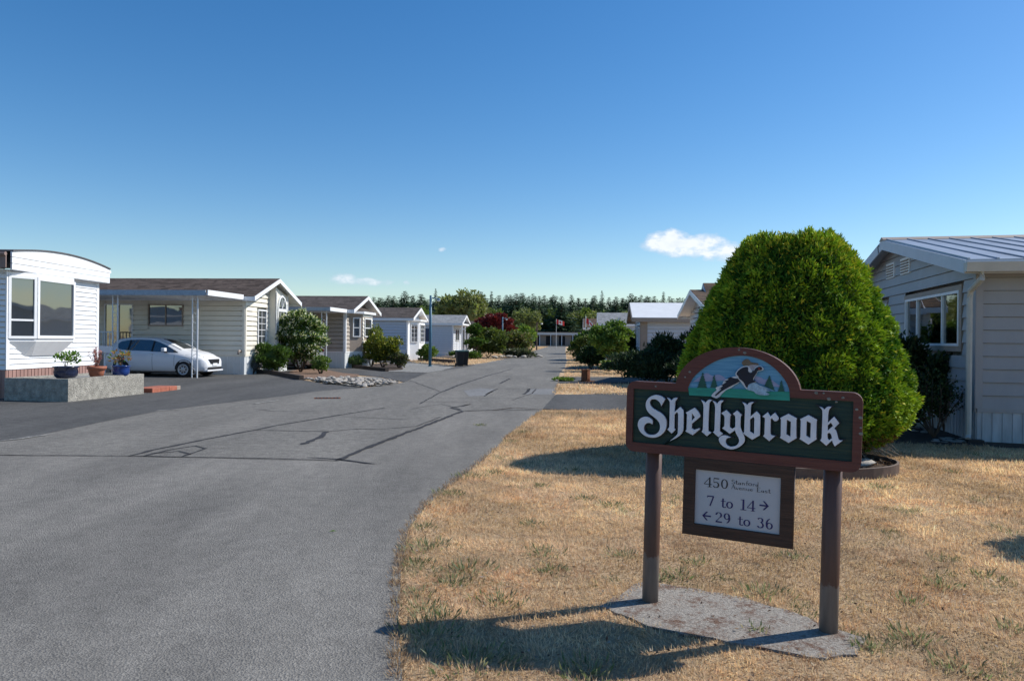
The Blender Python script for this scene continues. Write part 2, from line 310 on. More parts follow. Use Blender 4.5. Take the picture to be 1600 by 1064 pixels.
# ------------------------------------------------------------------ object helpers
def link(o, parent=None):
    COL.objects.link(o)
    if parent is not None: o.parent = parent
    return o
def tag(o, label=None, cat=None, group=None, kind=None):
    if label: o['label'] = label
    if cat: o['category'] = cat
    if group: o['group'] = group
    if kind: o['kind'] = kind
    return o
def empty(name, label, cat, loc=(0, 0, 0), rz=0, group=None, tilt=0):
    o = bpy.data.objects.new(name, None); COL.objects.link(o); o.empty_display_size = .3
    o.location = loc; o.rotation_euler = (0, tilt, rz)
    return tag(o, label, cat, group)
class MB:
    def __init__(s): s.v = []; s.f = []; s.smooth = False
    def add(s, vs, fs):
        b = len(s.v); s.v.extend([tuple(p) for p in vs]); s.f.extend([tuple(i+b for i in f) for f in fs]); return s
    def hexa(s, c):       # c: 8 corners, bottom 4 (ccw seen from above) then top 4
        a, b, d = Vector(c[1])-Vector(c[0]), Vector(c[3])-Vector(c[0]), Vector(c[4])-Vector(c[0])
        fs = [(0, 3, 2, 1), (4, 5, 6, 7), (0, 1, 5, 4), (1, 2, 6, 5), (2, 3, 7, 6), (3, 0, 4, 7)]
        if a.cross(b).dot(d) < 0: fs = [tuple(reversed(f)) for f in fs]
        return s.add(c, fs)
    def box(s, x0, x1, y0, y1, z0, z1):
        return s.hexa([(x0, y0, z0), (x1, y0, z0), (x1, y1, z0), (x0, y1, z0), (x0, y0, z1), (x1, y0, z1), (x1, y1, z1), (x0, y1, z1)])
    def prism(s, poly, vec):          # poly: 3d points, extruded by vec
        n = len(poly); vec = Vector(vec); P = [Vector(p) for p in poly]; Q = [p+vec for p in P]
        nrm = Vector((0, 0, 0))
        for i in range(n): nrm += (P[i]-P[0]).cross(P[(i+1) % n]-P[0])
        fs = [tuple(range(n)), tuple(reversed(range(n, 2*n)))]+[((i+1) % n, i, i+n, (i+1) % n+n) for i in range(n)]
        if nrm.dot(vec) > 0: fs = [tuple(reversed(f)) for f in fs]
        return s.add(P+Q, fs)
    def tube(s, pts, rad, seg=8, cap=True):
        pts = [Vector(p) for p in pts]; rad = rad if isinstance(rad, (list, tuple)) else [rad]*len(pts)
        b = len(s.v); prev = None
        for i, p in enumerate(pts):
            d = (pts[min(i+1, len(pts)-1)]-pts[max(i-1, 0)]).normalized()
            u = prev.cross(d).cross(d)*-1 if False else (Vector((0, 0, 1)) if abs(d.z) < .9 else Vector((1, 0, 0))).cross(d).normalized()
            w = d.cross(u)
            for k in range(seg):
                a = 2*math.pi*k/seg; s.v.append(tuple(p+(u*math.cos(a)+w*math.sin(a))*rad[i]))
        for i in range(len(pts)-1):
            for k in range(seg):
                a, c = b+i*seg+k, b+i*seg+(k+1) % seg; s.f.append((a, c, c+seg, a+seg))
        if cap:
            s.f.append(tuple(b+k for k in reversed(range(seg)))); e = b+(len(pts)-1)*seg; s.f.append(tuple(e+k for k in range(seg)))
        return s
    def lathe(s, prof, c=(0, 0, 0), seg=24, sx=1, sy=1):
        b = len(s.v); n = len(prof)
        for r, z in prof:
            for k in range(seg):
                a = 2*math.pi*k/seg; s.v.append((c[0]+r*sx*math.cos(a), c[1]+r*sy*math.sin(a), c[2]+z))
        for i in range(n-1):
            for k in range(seg):
                a, d = b+i*seg+k, b+i*seg+(k+1) % seg; s.f.append((a, d, d+seg, a+seg))
        s.f.append(tuple(b+k for k in reversed(range(seg)))); e = b+(n-1)*seg; s.f.append(tuple(e+k for k in range(seg)))
        return s
    def build(s, name, mat, parent=None, label=None, kind=None, smooth=False, cat=None, group=None, loc=None):
        me = bpy.data.meshes.new(name); me.from_pydata(s.v, [], s.f); me.materials.append(M[mat] if isinstance(mat, str) else mat)
        if smooth or s.smooth:
            me.polygons.foreach_set('use_smooth', [True]*len(me.polygons))
        me.update()
        o = bpy.data.objects.new(name, me); link(o, parent)
        if loc: o.location = loc
        return tag(o, label, cat, group, kind)
def bevel(o, w, seg=2):
    bm = bmesh.new(); bm.from_mesh(o.data)
    bmesh.ops.remove_doubles(bm, verts=bm.verts, dist=1e-5)
    es = [e for e in bm.edges if len(e.link_faces) == 2 and e.calc_face_angle(0) > .6]
    bmesh.ops.bevel(bm, geom=es, offset=w, segments=seg, affect='EDGES', profile=.6)
    bm.to_mesh(o.data); bm.free(); return o
def fixn(o):
    bm = bmesh.new(); bm.from_mesh(o.data); bmesh.ops.recalc_face_normals(bm, faces=bm.faces); bm.to_mesh(o.data); bm.free(); return o
def sheet(name, pts, z, mat, parent=None, kind=None, th=None, jitter=0, label=None, cat=None, step=.25):
    rs = random.Random(len(pts)*31+int(abs(pts[0][0])*100)); out = []
    if jitter:
        for i, p in enumerate(pts):
            q = pts[(i+1) % len(pts)]; L = math.hypot(q[0]-p[0], q[1]-p[1]); n = max(1, min(60, int(L/step)))
            for k in range(n):
                t = k/n; out.append((p[0]+(q[0]-p[0])*t+rs.uniform(-jitter, jitter)*(k > 0), p[1]+(q[1]-p[1])*t+rs.uniform(-jitter, jitter)*(k > 0)))
    else: out = list(pts)
    me = bpy.data.meshes.new(name); bm = bmesh.new(); vs = [bm.verts.new((x, y, z)) for x, y in out]; f = bm.faces.new(vs)
    bm.normal_update()
    if f.normal.z < 0: f.normal_flip()
    if th:
        r = bmesh.ops.extrude_face_region(bm, geom=[f]); 
        for g in r['geom']:
            if isinstance(g, bmesh.types.BMVert): g.co.z += th
        bmesh.ops.recalc_face_normals(bm, faces=bm.faces)
    bmesh.ops.triangulate(bm, faces=[f for f in bm.faces if len(f.verts) > 4])
    bm.to_mesh(me); bm.free(); me.materials.append(M[mat])
    o = bpy.data.objects.new(name, me); link(o, parent); return tag(o, label, cat, None, kind)
def npmesh(name, verts, faces, cols, mat, parent=None, smooth=False):
    """verts (n,3), faces (m,k) all the same k, cols (m,3) one colour per face"""
    me = bpy.data.meshes.new(name); n, m, k = len(verts), len(faces), faces.shape[1]
    me.vertices.add(n); me.vertices.foreach_set('co', verts.astype(np.float32).ravel())
    me.loops.add(m*k); me.loops.foreach_set('vertex_index', faces.astype(np.int32).ravel())
    me.polygons.add(m); me.polygons.foreach_set('loop_start', (np.arange(m)*k).astype(np.int32))
    me.polygons.foreach_set('loop_total', np.full(m, k, dtype=np.int32))
    at = me.attributes.new('col', 'FLOAT_COLOR', 'FACE'); at.data.foreach_set('color', np.c_[np.clip(cols, 0, 1), np.ones(m)].astype(np.float32).ravel())
    me.materials.append(M[mat]); me.update(calc_edges=True); me.validate()
    o = bpy.data.objects.new(name, me); link(o, parent); return o
def unit(a): return a/np.maximum(np.linalg.norm(a, axis=1, keepdims=True), 1e-9)
def rhombs(rng, P, D, l, w, bend=0.0, flat=None):
    """leaf quads at P pointing along D"""
    n = len(P); D = unit(D); S = unit(np.cross(D, rng.normal(size=(n, 3)) if flat is None else np.array([0, 0, 1.])+rng.normal(0, flat, (n, 3)))); Nn = np.cross(D, S)
    l = np.broadcast_to(np.asarray(l, float), (n,))[:, None]; w = np.broadcast_to(np.asarray(w, float), (n,))[:, None]
    V = np.empty((n, 4, 3)); V[:, 0] = P; V[:, 1] = P+D*l*.45+S*w*.5+Nn*l*bend; V[:, 2] = P+D*l; V[:, 3] = P+D*l*.45-S*w*.5+Nn*l*bend
    return V.reshape(-1, 3), np.arange(n*4).reshape(n, 4)
def mixcols(rng, n, pal, jit=.12):
    pal = np.array(pal); a = pal[rng.integers(0, len(pal), n)]; b = pal[rng.integers(0, len(pal), n)]; t = rng.random((n, 1))
    c = a*(1-t)+b*t; return c*(1+rng.normal(0, jit, (n, 1)))
def blob(rng, n, rx, ry, h, clumps=26, cr=.34, lsize=.08, lw=None, pal=None, up=.3, z0=.02, fill=.5, patchy=.0, flowers=None):
    """leafy volume: clumps of leaves spread over a rounded mass"""
    u = rng.normal(size=(clumps, 3)); u = unit(u); rr = rng.random((clumps, 1))**.33*(.74)
    C = u*rr*np.array([rx, ry, h/2])+np.array([0, 0, h/2]); cs = cr*(.6+rng.random((clumps, 1))*.7)
    which = rng.integers(0, clumps, n); d = unit(rng.normal(size=(n, 3))); d[:, 2] = np.where(d[:, 2] < -.3, -d[:, 2]*.6, d[:, 2])
    rad = cs[which]*(fill+(1-fill)*rng.random((n, 1))); P = C[which]+d*rad*np.array([rx, ry, h/2])
    P += rng.normal(0, .012, P.shape)
    P[:, 2] = np.maximum(P[:, 2], z0)
    D = d+rng.normal(0, .55, (n, 3)); D[:, 2] += up
    l = lsize*(.6+rng.random(n)*.8); w = l*(lw or .55)
    V, Fc = rhombs(rng, P, D, l, w, .08); ct = rng.normal(0, 1, (clumps, 1))
    col = mixcols(rng, n, pal); col = col*(1+patchy*ct[which]); 
    if flowers:
        k = rng.random(n) < flowers[0]; k &= (rad[:, 0] > cs[which][:, 0]*.8)&(d[:, 2] > -.1); col[k] = np.array(flowers[1])*(.8+.3*rng.random((k.sum(), 1)))
    return V, Fc, col
def coreball(rng, rx, ry, h, s=.7, col=(.03, .05, .015), seg=12, rings=7):
    V = []; Fq = []
    for i in range(rings+1):
        t = math.pi*i/rings
        for k in range(seg):
            a = 2*math.pi*k/seg; q = s*(.85+.3*rng.random()); V.append((rx*q*math.sin(t)*math.cos(a), ry*q*math.sin(t)*math.sin(a), h/2-h/2*q*math.cos(t)))
    for i in range(rings):
        for k in range(seg): Fq.append((i*seg+k, i*seg+(k+1) % seg, (i+1)*seg+(k+1) % seg, (i+1)*seg+k))
    return np.array(V), np.array(Fq), np.tile(np.array(col), (len(Fq), 1))
def join(*parts):
    V = []; Fq = []; Cc = []; b = 0
    for v, f, c in parts: V.append(v); Fq.append(f+b); Cc.append(c); b += len(v)
    return np.vstack(V), np.vstack(Fq), np.vstack(Cc)
SEED = [100]
def bush(name, label, x, y, rx, ry, h, n, lsize, pal, cat='shrub', clumps=26, cr=.36, up=.3, stem=True, mat='leaf', flowers=None, core=.48, z=0, group=None, lw=None, trunk=0, trunkmat='bark', patchy=.1):
    SEED[0] += 1; rng = np.random.default_rng(SEED[0])
    r = empty(name, label, cat, (x, y, z), 0, group)
    V, Fc, c = blob(rng, n, rx, ry, h, clumps, cr, lsize, lw, pal, up, flowers=flowers, patchy=patchy)
    parts = [(V, Fc, c)]
    if core: parts.append(coreball(rng, rx, ry, h, min(core, .5), np.mean(np.array(pal), 0)))
    V2, F2, c2 = blob(rng, n//3, rx*.8, ry*.8, h*.9, clumps, cr, lsize*1.15, lw, pal, up, patchy=patchy); parts.append((V2, F2, c2))
    V, Fc, c = join(*parts); V[:, 2] += trunk
    npmesh('foliage', V, Fc, c, mat, r)
    mb = MB()
    if trunk:
        mb.tube([(0, 0, 0), (.02, .01, trunk*.6), (0, 0, trunk+h*.35)], [max(.04, .05*rx), max(.03, .04*rx), .02], 8)
        for k in range(4):
            a = k*1.6+.3; mb.tube([(0, 0, trunk*.8), (rx*.4*math.cos(a), ry*.4*math.sin(a), trunk+h*.4)], [.03, .012], 6)
        mb.build('trunk', trunkmat, r, smooth=True)
    elif stem:
        for k in range(5):
            a = k*1.3+.3; mb.tube([(0.03*math.cos(a), .03*math.sin(a), 0), (rx*.3*math.cos(a), ry*.3*math.sin(a), h*.3), (rx*.5*math.cos(a), ry*.5*math.sin(a), h*.6)], [.025, .018, .008], 6)
        mb.build('stem', trunkmat, r, smooth=True)
    return r
LETTERS=[('S',[[(0.0767,1.1824,1),(0.0586,1.1456,1),(0.052,1.1604,0),(0.0361,1.1747,0),(0.0205,1.1798,0),(0.0034,1.1778,0),(-0.0073,1.1689,0),(-0.0101,1.1549,0),(-0.0034,1.1385,0),(0.0126,1.1243,0),(0.0347,1.1135,0),(0.0599,1.1001,0),(0.0788,1.0817,0),(0.0877,1.0611,0),(0.0885,1.0338,0),(0.0824,1.009,0),(0.0661,0.9864,0),(0.0418,0.9698,0),(0.014,0.9631,0),(-0.0174,0.9657,0),(-0.0429,0.9773,0),(-0.0624,0.9973,0),(-0.072,1.0212,0),(-0.0707,1.043,0),(-0.0595,1.0623,0),(-0.0408,1.0729,0),(-0.0204,1.0744,0),(-0.003,1.068,0),(0.0083,1.0566,0),(0.0088,1.0392,1),(-0.0039,1.0444,0),(-0.0195,1.0422,0),(-0.0334,1.032,0),(-0.0401,1.0145,0),(-0.0371,0.9963,0),(-0.0225,0.9806,0),(-0.002,0.9752,0),(0.0229,0.9782,0),(0.0413,0.9889,0),(0.0532,1.0067,0),(0.0557,1.0282,0),(0.0504,1.0491,0),(0.036,1.0663,0),(0.017,1.0802,0),(-0.0053,1.0955,0),(-0.0215,1.1143,0),(-0.029,1.1353,0),(-0.0275,1.1599,0),(-0.0155,1.1806,0),(0.0029,1.194,0),(0.0261,1.2015,0),(0.051,1.1984,0),(0.0666,1.1903,0)]]),
('h',[[(0.0937,1.1889,1),(0.102,1.1864,0),(0.1129,1.178,0),(0.1184,1.1777,1),(0.1249,1.1863,0),(0.1354,1.1921,0),(0.1448,1.1926,1),(0.1431,1.1859,0),(0.1349,1.1748,0),(0.1333,1.1581,0),(0.1322,1.1103,1),(0.1649,1.1427,1),(0.1763,1.1309,0),(0.1819,1.1162,0),(0.1836,1.0323,0),(0.1797,1.0079,0),(0.1667,0.9888,0),(0.146,0.972,0),(0.12,0.957,1),(0.1369,0.9727,0),(0.1501,0.9874,0),(0.1566,1.006,0),(0.1561,1.0994,0),(0.1528,1.1112,0),(0.1474,1.1174,1),(0.1324,1.1007,1),(0.133,1.0237,1),(0.1393,1.0167,1),(0.121,0.9955,1),(0.0985,1.0149,1),(0.1056,1.0236,1),(0.1082,1.0384,0),(0.1074,1.1564,0),(0.1045,1.1729,0)]]),
('e',[[(0.1992,1.1153,1),(0.2439,1.1441,1),(0.2637,1.1237,0),(0.274,1.1051,1),(0.2733,1.0976,1),(0.2294,1.0565,1),(0.2293,1.0302,1),(0.2458,1.0231,1),(0.2715,1.0341,1),(0.274,1.0302,1),(0.2376,0.9959,1),(0.1993,1.0134,1),(0.2047,1.0222,1),(0.2054,1.1062,1)],[(0.2289,1.1204,1),(0.2492,1.0929,1),(0.2291,1.069,1)]]),
('l',[[(0.2814,1.1873,1),(0.2915,1.1835,0),(0.3005,1.1767,0),(0.3043,1.176,1),(0.3119,1.1863,0),(0.3219,1.1937,0),(0.3345,1.1927,1),(0.3266,1.1843,0),(0.3217,1.1706,0),(0.3193,1.1084,0),(0.32,1.0285,0),(0.3252,1.0207,1),(0.3358,1.0174,1),(0.3151,0.9971,1),(0.2872,1.0185,1),(0.2923,1.0263,0),(0.2939,1.0413,1),(0.2939,1.151,1),(0.2913,1.1687,0),(0.2864,1.1787,0)]]),
('l',[[(0.3433,1.1874,1),(0.3527,1.1844,0),(0.363,1.1763,0),(0.3668,1.1759,1),(0.3743,1.1864,0),(0.3841,1.1938,0),(0.3956,1.193,1),(0.3873,1.1822,0),(0.3824,1.1717,0),(0.382,1.1129,0),(0.3814,1.0306,0),(0.3859,1.0236,1),(0.3976,1.0166,1),(0.3765,0.9972,1),(0.3485,1.0205,1),(0.3547,1.0269,0),(0.3559,1.0432,1),(0.3564,1.1523,1),(0.3536,1.1698,0),(0.3493,1.1798,0)]]),
('y',[[(0.3907,1.1255,1),(0.4145,1.1433,1),(0.4379,1.1195,1),(0.4334,1.1081,0),(0.4328,1.0584,0),(0.4392,1.0501,1),(0.4473,1.0444,1),(0.4646,1.0565,1),(0.4639,1.1016,0),(0.46,1.1188,0),(0.4513,1.1269,1),(0.4701,1.1442,1),(0.4931,1.124,1),(0.4884,1.1106,0),(0.4882,1.0656,0),(0.493,1.0457,0),(0.5063,1.0178,0),(0.5125,0.998,0),(0.5102,0.9805,0),(0.498,0.9634,0),(0.4788,0.9486,0),(0.4536,0.9382,0),(0.4309,0.9384,0),(0.4079,0.9465,0),(0.3903,0.9611,0),(0.3812,0.9779,0),(0.3822,0.9927,0),(0.3934,1.003,0),(0.4091,1.0067,0),(0.4248,1.0045,0),(0.4372,0.9997,1),(0.4251,0.9958,0),(0.4167,0.9883,0),(0.4134,0.9734,0),(0.419,0.9592,0),(0.432,0.9508,0),(0.4505,0.9495,0),(0.4701,0.9566,0),(0.4824,0.9693,0),(0.4868,0.9857,0),(0.483,1.0013,0),(0.4727,1.0179,0),(0.4666,1.0319,0),(0.4649,1.0434,1),(0.4358,1.0201,1),(0.3971,1.0462,1),(0.4063,1.0548,0),(0.408,1.0681,1),(0.4079,1.1033,1),(0.4032,1.1161,1)]]),
('b',[[(0.5003,1.1898,1),(0.5101,1.1866,0),(0.5201,1.1795,0),(0.5237,1.1788,1),(0.531,1.1889,0),(0.5419,1.1945,0),(0.5524,1.1946,1),(0.5449,1.1869,0),(0.5397,1.1735,0),(0.5385,1.1158,1),(0.5708,1.1469,1),(0.5836,1.1334,0),(0.5882,1.1165,0),(0.5888,1.0233,1),(0.5522,0.998,1),(0.507,1.026,1),(0.5115,1.0356,1),(0.5126,1.1486,1),(0.5106,1.1687,0),(0.5061,1.18,0)],[(0.5366,1.1035,1),(0.5564,1.1205,1),(0.5622,1.1088,1),(0.5623,1.0254,1),(0.5384,1.039,1)]]),
('r',[[(0.6028,1.1236,1),(0.6268,1.1459,1),(0.6409,1.1249,1),(0.6633,1.1464,1),(0.6807,1.1221,1),(0.679,1.1135,0),(0.6711,1.1058,0),(0.6617,1.1056,0),(0.6548,1.1131,0),(0.6491,1.1212,1),(0.6405,1.1115,1),(0.6414,1.0379,1),(0.6476,1.0285,0),(0.6644,1.025,1),(0.6384,0.9986,1),(0.6092,1.0209,1),(0.6149,1.03,1),(0.6153,1.1159,1),(0.6084,1.1205,0)]]),
('o',[[(0.6914,1.1221,1),(0.7294,1.1455,1),(0.7694,1.125,1),(0.7672,1.1172,1),(0.7689,1.0344,1),(0.7715,1.0248,1),(0.7342,0.9976,1),(0.6923,1.02,1),(0.6961,1.0283,1),(0.6951,1.1133,1)],[(0.7209,1.118,1),(0.744,1.107,1),(0.744,1.0267,1),(0.7203,1.0383,1)]]),
('o',[[(0.7889,1.1228,1),(0.8261,1.1457,1),(0.8667,1.1253,1),(0.8643,1.1187,1),(0.8647,1.0367,1),(0.8668,1.0272,1),(0.8303,0.9981,1),(0.7885,1.0218,1),(0.7922,1.0306,1),(0.7917,1.116,1)],[(0.8172,1.1188,1),(0.8404,1.1077,1),(0.84,1.0263,1),(0.8168,1.0396,1)]]),
('k',[[(0.8811,1.1907,1),(0.8901,1.1885,0),(0.8993,1.1803,0),(0.9026,1.1797,1),(0.9105,1.1899,0),(0.9205,1.1955,0),(0.9312,1.1954,1),(0.9245,1.1867,0),(0.9198,1.1739,0),(0.9179,1.1517,0),(0.9177,1.1117,1),(0.9476,1.1462,1),(0.9698,1.1165,1),(0.9467,1.0877,1),(0.9565,1.0775,0),(0.9634,1.0561,0),(0.9689,1.036,0),(0.9754,1.0297,0),(0.9859,1.0292,1),(0.9548,0.9999,1),(0.9469,1.0135,0),(0.9421,1.0309,1),(0.9143,0.9995,1),(0.8869,1.0225,1),(0.8918,1.0307,0),(0.8934,1.0392,1),(0.8942,1.1528,1),(0.8925,1.1748,0),(0.8877,1.1842,0)],[(0.9172,1.102,1),(0.9332,1.1192,1),(0.9458,1.1014,1),(0.9182,1.0711,1)],[(0.9165,1.0599,1),(0.927,1.0669,1),(0.9369,1.0567,0),(0.9419,1.0378,1),(0.9276,1.0247,1),(0.9185,1.0344,1)]])]
BIRD=[('wing','brown',[(0.486,1.4001,0),(0.4931,1.4133,0),(0.5078,1.4228,0),(0.5227,1.4195,0),(0.5329,1.4071,0),(0.5675,1.4021,0),(0.569,1.3894,0),(0.5484,1.3821,0),(0.5187,1.386,0),(0.4989,1.3839,0)]),
('wing','pale',[(0.5176,1.3808,0),(0.5285,1.3903,0),(0.5579,1.394,0),(0.5727,1.3883,0),(0.556,1.3722,0),(0.5441,1.3589,0),(0.5245,1.3554,0),(0.5193,1.3655,0)]),
('tail','white',[(0.4763,1.2977,0),(0.4518,1.2796,0),(0.4345,1.2645,0),(0.4096,1.2514,0),(0.3848,1.2265,0),(0.375,1.2128,0),(0.3598,1.2041,0),(0.3482,1.206,0),(0.3312,1.2141,0),(0.3411,1.2318,0),(0.3586,1.2485,0),(0.3531,1.2613,0),(0.3859,1.2787,0),(0.3931,1.2973,0),(0.4155,1.3141,0),(0.4554,1.329,0),(0.4657,1.3218,0)]),
('tail','dark',[(0.4909,1.3114,0),(0.4758,1.3171,0),(0.4507,1.3171,0),(0.4304,1.3226,0),(0.413,1.3127,0),(0.4207,1.3092,0),(0.3982,1.2976,0),(0.4084,1.2942,0),(0.3835,1.276,0),(0.3912,1.2725,0),(0.3713,1.2544,0),(0.384,1.2564,0),(0.3516,1.2219,0),(0.3582,1.2184,0),(0.3844,1.2421,0),(0.4094,1.2592,0),(0.4367,1.2762,0),(0.4615,1.2905,0),(0.4812,1.3019,0),(0.4986,1.3053,0)]),
('body','white',[(0.4578,1.3343,0),(0.4575,1.3472,0),(0.4695,1.3659,0),(0.494,1.3824,0),(0.5212,1.3861,0),(0.5441,1.3589,0),(0.5558,1.3799,0),(0.5751,1.3896,0),(0.5899,1.3864,0),(0.6,1.3729,0),(0.5904,1.3648,0),(0.5711,1.3601,0),(0.5676,1.3523,0),(0.5502,1.3157,0),(0.5652,1.3036,0),(0.5459,1.2924,0),(0.5195,1.264,0),(0.5095,1.2686,0),(0.4889,1.2945,0),(0.476,1.3093,0)]),
('body','dark',[(0.4625,1.3449,0),(0.4721,1.3608,0),(0.4941,1.3767,0),(0.5189,1.3804,0),(0.5219,1.3579,0),(0.5369,1.3509,0),(0.5465,1.3628,0),(0.5663,1.3561,0),(0.5628,1.347,0),(0.5535,1.3312,0),(0.5477,1.3155,0),(0.5628,1.304,0),(0.5433,1.2974,0),(0.5239,1.2861,0),(0.5189,1.2704,0),(0.5105,1.2771,0),(0.5013,1.2952,0),(0.4886,1.3074,0),(0.4758,1.3171,0),(0.4705,1.3297,0),(0.4627,1.3371,0)]),
('head','dark',[(0.5526,1.3631,0),(0.5608,1.3775,0),(0.5777,1.3854,0),(0.5895,1.3813,0),(0.5927,1.3725,0),(0.5831,1.3663,0),(0.5734,1.3653,0),(0.565,1.3578,0)]),
('wing','bluewhite',[(0.5207,1.2654,0),(0.5264,1.2837,0),(0.5434,1.2953,0),(0.563,1.2971,0),(0.5828,1.2867,0),(0.633,1.2691,0),(0.615,1.2668,0),(0.6345,1.2578,0),(0.6129,1.254,0),(0.6325,1.2442,0),(0.6206,1.2366,0),(0.5891,1.2355,0),(0.5645,1.2417,0),(0.5519,1.253,0),(0.5221,1.259,0)])]
PIC={'sky':[(0.2026,1.2474,0),(0.2083,1.2688,0),(0.2281,1.3076,0),(0.2644,1.3469,0),(0.3088,1.3822,0),(0.3609,1.4112,0),(0.4247,1.4321,0),(0.4958,1.4403,0),(0.5506,1.4326,0),(0.6012,1.4144,0),(0.6478,1.3842,0),(0.6866,1.3461,0),(0.7139,1.3077,0),(0.73,1.265,0),(0.7321,1.2136,1),(0.2098,1.2109,1)],
'green':[(0.2012,1.2516,1),(0.2752,1.2557,0),(0.3974,1.2583,0),(0.477,1.2607,0),(0.594,1.2572,0),(0.6702,1.2576,0),(0.7294,1.261,1),(0.7321,1.2136,1),(0.2098,1.2109,1)],
'hill1':[(0.2287,1.2866,0),(0.2652,1.3177,0),(0.3018,1.3382,0),(0.3308,1.3251,0),(0.3631,1.3328,0),(0.3957,1.3199,0),(0.4124,1.2961,0),(0.4122,1.3023,0),(0.2328,1.2868,0)],
'hill2':[(0.5533,1.3317,0),(0.5843,1.3291,0),(0.6038,1.318,0),(0.6305,1.3234,0),(0.6691,1.2974,0),(0.6997,1.2791,0),(0.6997,1.2791,0),(0.5737,1.2964,0)],
't1':[(0.2803,1.3414,1),(0.306,1.2574,1),(0.2504,1.2543,1)],
't2':[(0.3428,1.3306,1),(0.363,1.2605,1),(0.3211,1.2603,1)],
't3':[(0.6281,1.3401,1),(0.6465,1.2922,1),(0.6587,1.2609,1),(0.6323,1.2554,1),(0.6028,1.2858,1)],
't4':[(0.6893,1.3184,1),(0.7049,1.2953,1),(0.7077,1.2597,1),(0.6702,1.2576,1)]}
# ================================================================== SETTING: ground, road, driveways
def GS(*uv): return [G(u, v) for u, v in uv]
ground = MB().box(-1500, 1500, -300, 2500, -.5, 0).build('ground', 'lawn', kind='structure')
edgeR = GS((776, 700), (744, 729), (699, 762), (668, 789), (639, 827), (632, 864), (626, 899), (622, 984), (629, 1064))[::-1]
rightfar = [(-.05, 11.65), (.61, 15.6), (.98, 18.4), (1.26, 20.9), (1.6, 25.6), (2.25, 34.3), (2.95, 41), (4.0, 53.7), (8, 110), (15, 205)]
leftfar = [(10.5, 205), (2.8, 103), (-.3, 62), (-1.7, 49), (-3.2, 40), (-3.85, 33), (-3.75, 25.6), (-4.5, 22.7), (-5.6, 21.0), (-6.04, 18.8), (-6.8, 16.5), (-7.25, 14.8), (-7.25, 12.6), (-7.2, 10.4), (-40, 3.0), (-40, -60), (-.2, -60), (-.35, 2.0)]
road = sheet('road', edgeR+rightfar+leftfar, .006, 'asphalt_new', kind='structure', jitter=.012, step=.3)
old_area = GS((0, 712), (205, 713), (395, 718), (525, 721), (600, 688), (660, 664), (722, 643), (770, 642), (846, 642))+[(.98, 18.4), (1.25, 20.9), (1.58, 25.6), (2.23, 34.3), (2.9, 41), (3.95, 53.7), (7.9, 110), (14.9, 204.8), (10.6, 204.8), (2.85, 103), (-.25, 62), (-1.65, 49), (-3.15, 40), (-3.8, 33), (-3.72, 25.6), (-4.45, 22.7), (-5.55, 21.0), (-5.98, 18.8), (-6.7, 16.5), (-7.15, 14.8), (-7.15, 12.6), (-7.1, 10.5), (-12, 9.35)]
sheet('worn_asphalt', old_area, .010, 'asphalt_old', road, jitter=.01, step=.5)
for q in ([(724, 611), (733, 620), (756, 619), (778, 609), (750, 607)], [(828, 608), (822, 617), (862, 617), (867, 608)]):
    sheet('asphalt_patch', GS(*q), .014, 'patch', road)
def crack(pts, w, name='crack_sealant', mat='crack', seed=1, z=.014):
    rs = random.Random(seed); P = [Vector((*G(*p[:2]), 0)) for p in pts]; out = []
    for i in range(len(P)-1):
        n = max(2, int((P[i+1]-P[i]).length/.12))
        for k in range(n): out.append(P[i].lerp(P[i+1], k/n))
    out.append(P[-1]); L = []; Rr = []; off = 0
    for i, p in enumerate(out):
        d = (out[min(i+1, len(out)-1)]-out[max(i-1, 0)]).normalized(); s = Vector((-d.y, d.x, 0)); off = off*.8+rs.uniform(-.012, .012)
        ww = w*(.55+.7*rs.random())*(.4 if i in (0, len(out)-1) else 1)*.5
        L.append(p+s*(ww+off)); Rr.append(p-s*(ww-off))
    mb = MB(); mb.v = [(p.x, p.y, z) for p in L]+[(p.x, p.y, z) for p in Rr]; n = len(out)
    mb.f = [(i, n+i, n+i+1, i+1) for i in range(n-1)]
    return mb.build(name, mat, road)
CR = [([(0, 712), (205, 714), (395, 717), (525, 721)], .025), ([(200, 714), (240, 704), (320, 688), (400, 673), (425, 667), (520, 651), (600, 638)], .07),
      ([(225, 714), (262, 705), (305, 698), (322, 702), (300, 709), (285, 715)], .05), ([(240, 710), (280, 706), (300, 711)], .04),
      ([(395, 673), (450, 674), (512, 675), (560, 671), (600, 671), (650, 667), (690, 652)], .035), ([(512, 675), (500, 685), (474, 696)], .10),
      ([(525, 721), (560, 706), (600, 690), (650, 671), (690, 656), (722, 643)], .085), ([(722, 643), (780, 641), (846, 641)], .05),
      ([(480, 716), (530, 719), (588, 726)], .05), ([(722, 643), (704, 638), (735, 632), (722, 636)], .08), ([(600, 628), (700, 629), (760, 628)], .03),
      ([(640, 640), (690, 632), (722, 641)], .03), ([(530, 652), (600, 655), (640, 656)], .03), ([(690, 613), (720, 601), (760, 588), (800, 577)], .09),
      ([(780, 608), (866, 608)], .05), ([(756, 620), (768, 612), (778, 608)], .06), ([(818, 617), (828, 608)], .09), ([(680, 622), (760, 623), (860, 623)], .03),
      ([(655, 632), (690, 613)], .05), ([(800, 626), (830, 616), (838, 608)], .03), ([(395, 640), (425, 643), (500, 644)], .03), ([(780, 600), (797, 592)], .08),
      ([(770, 588), (880, 588)], .04), ([(640, 595), (690, 613)], .04)]
for i, (p, w) in enumerate(CR): crack(p, w, seed=i+3)
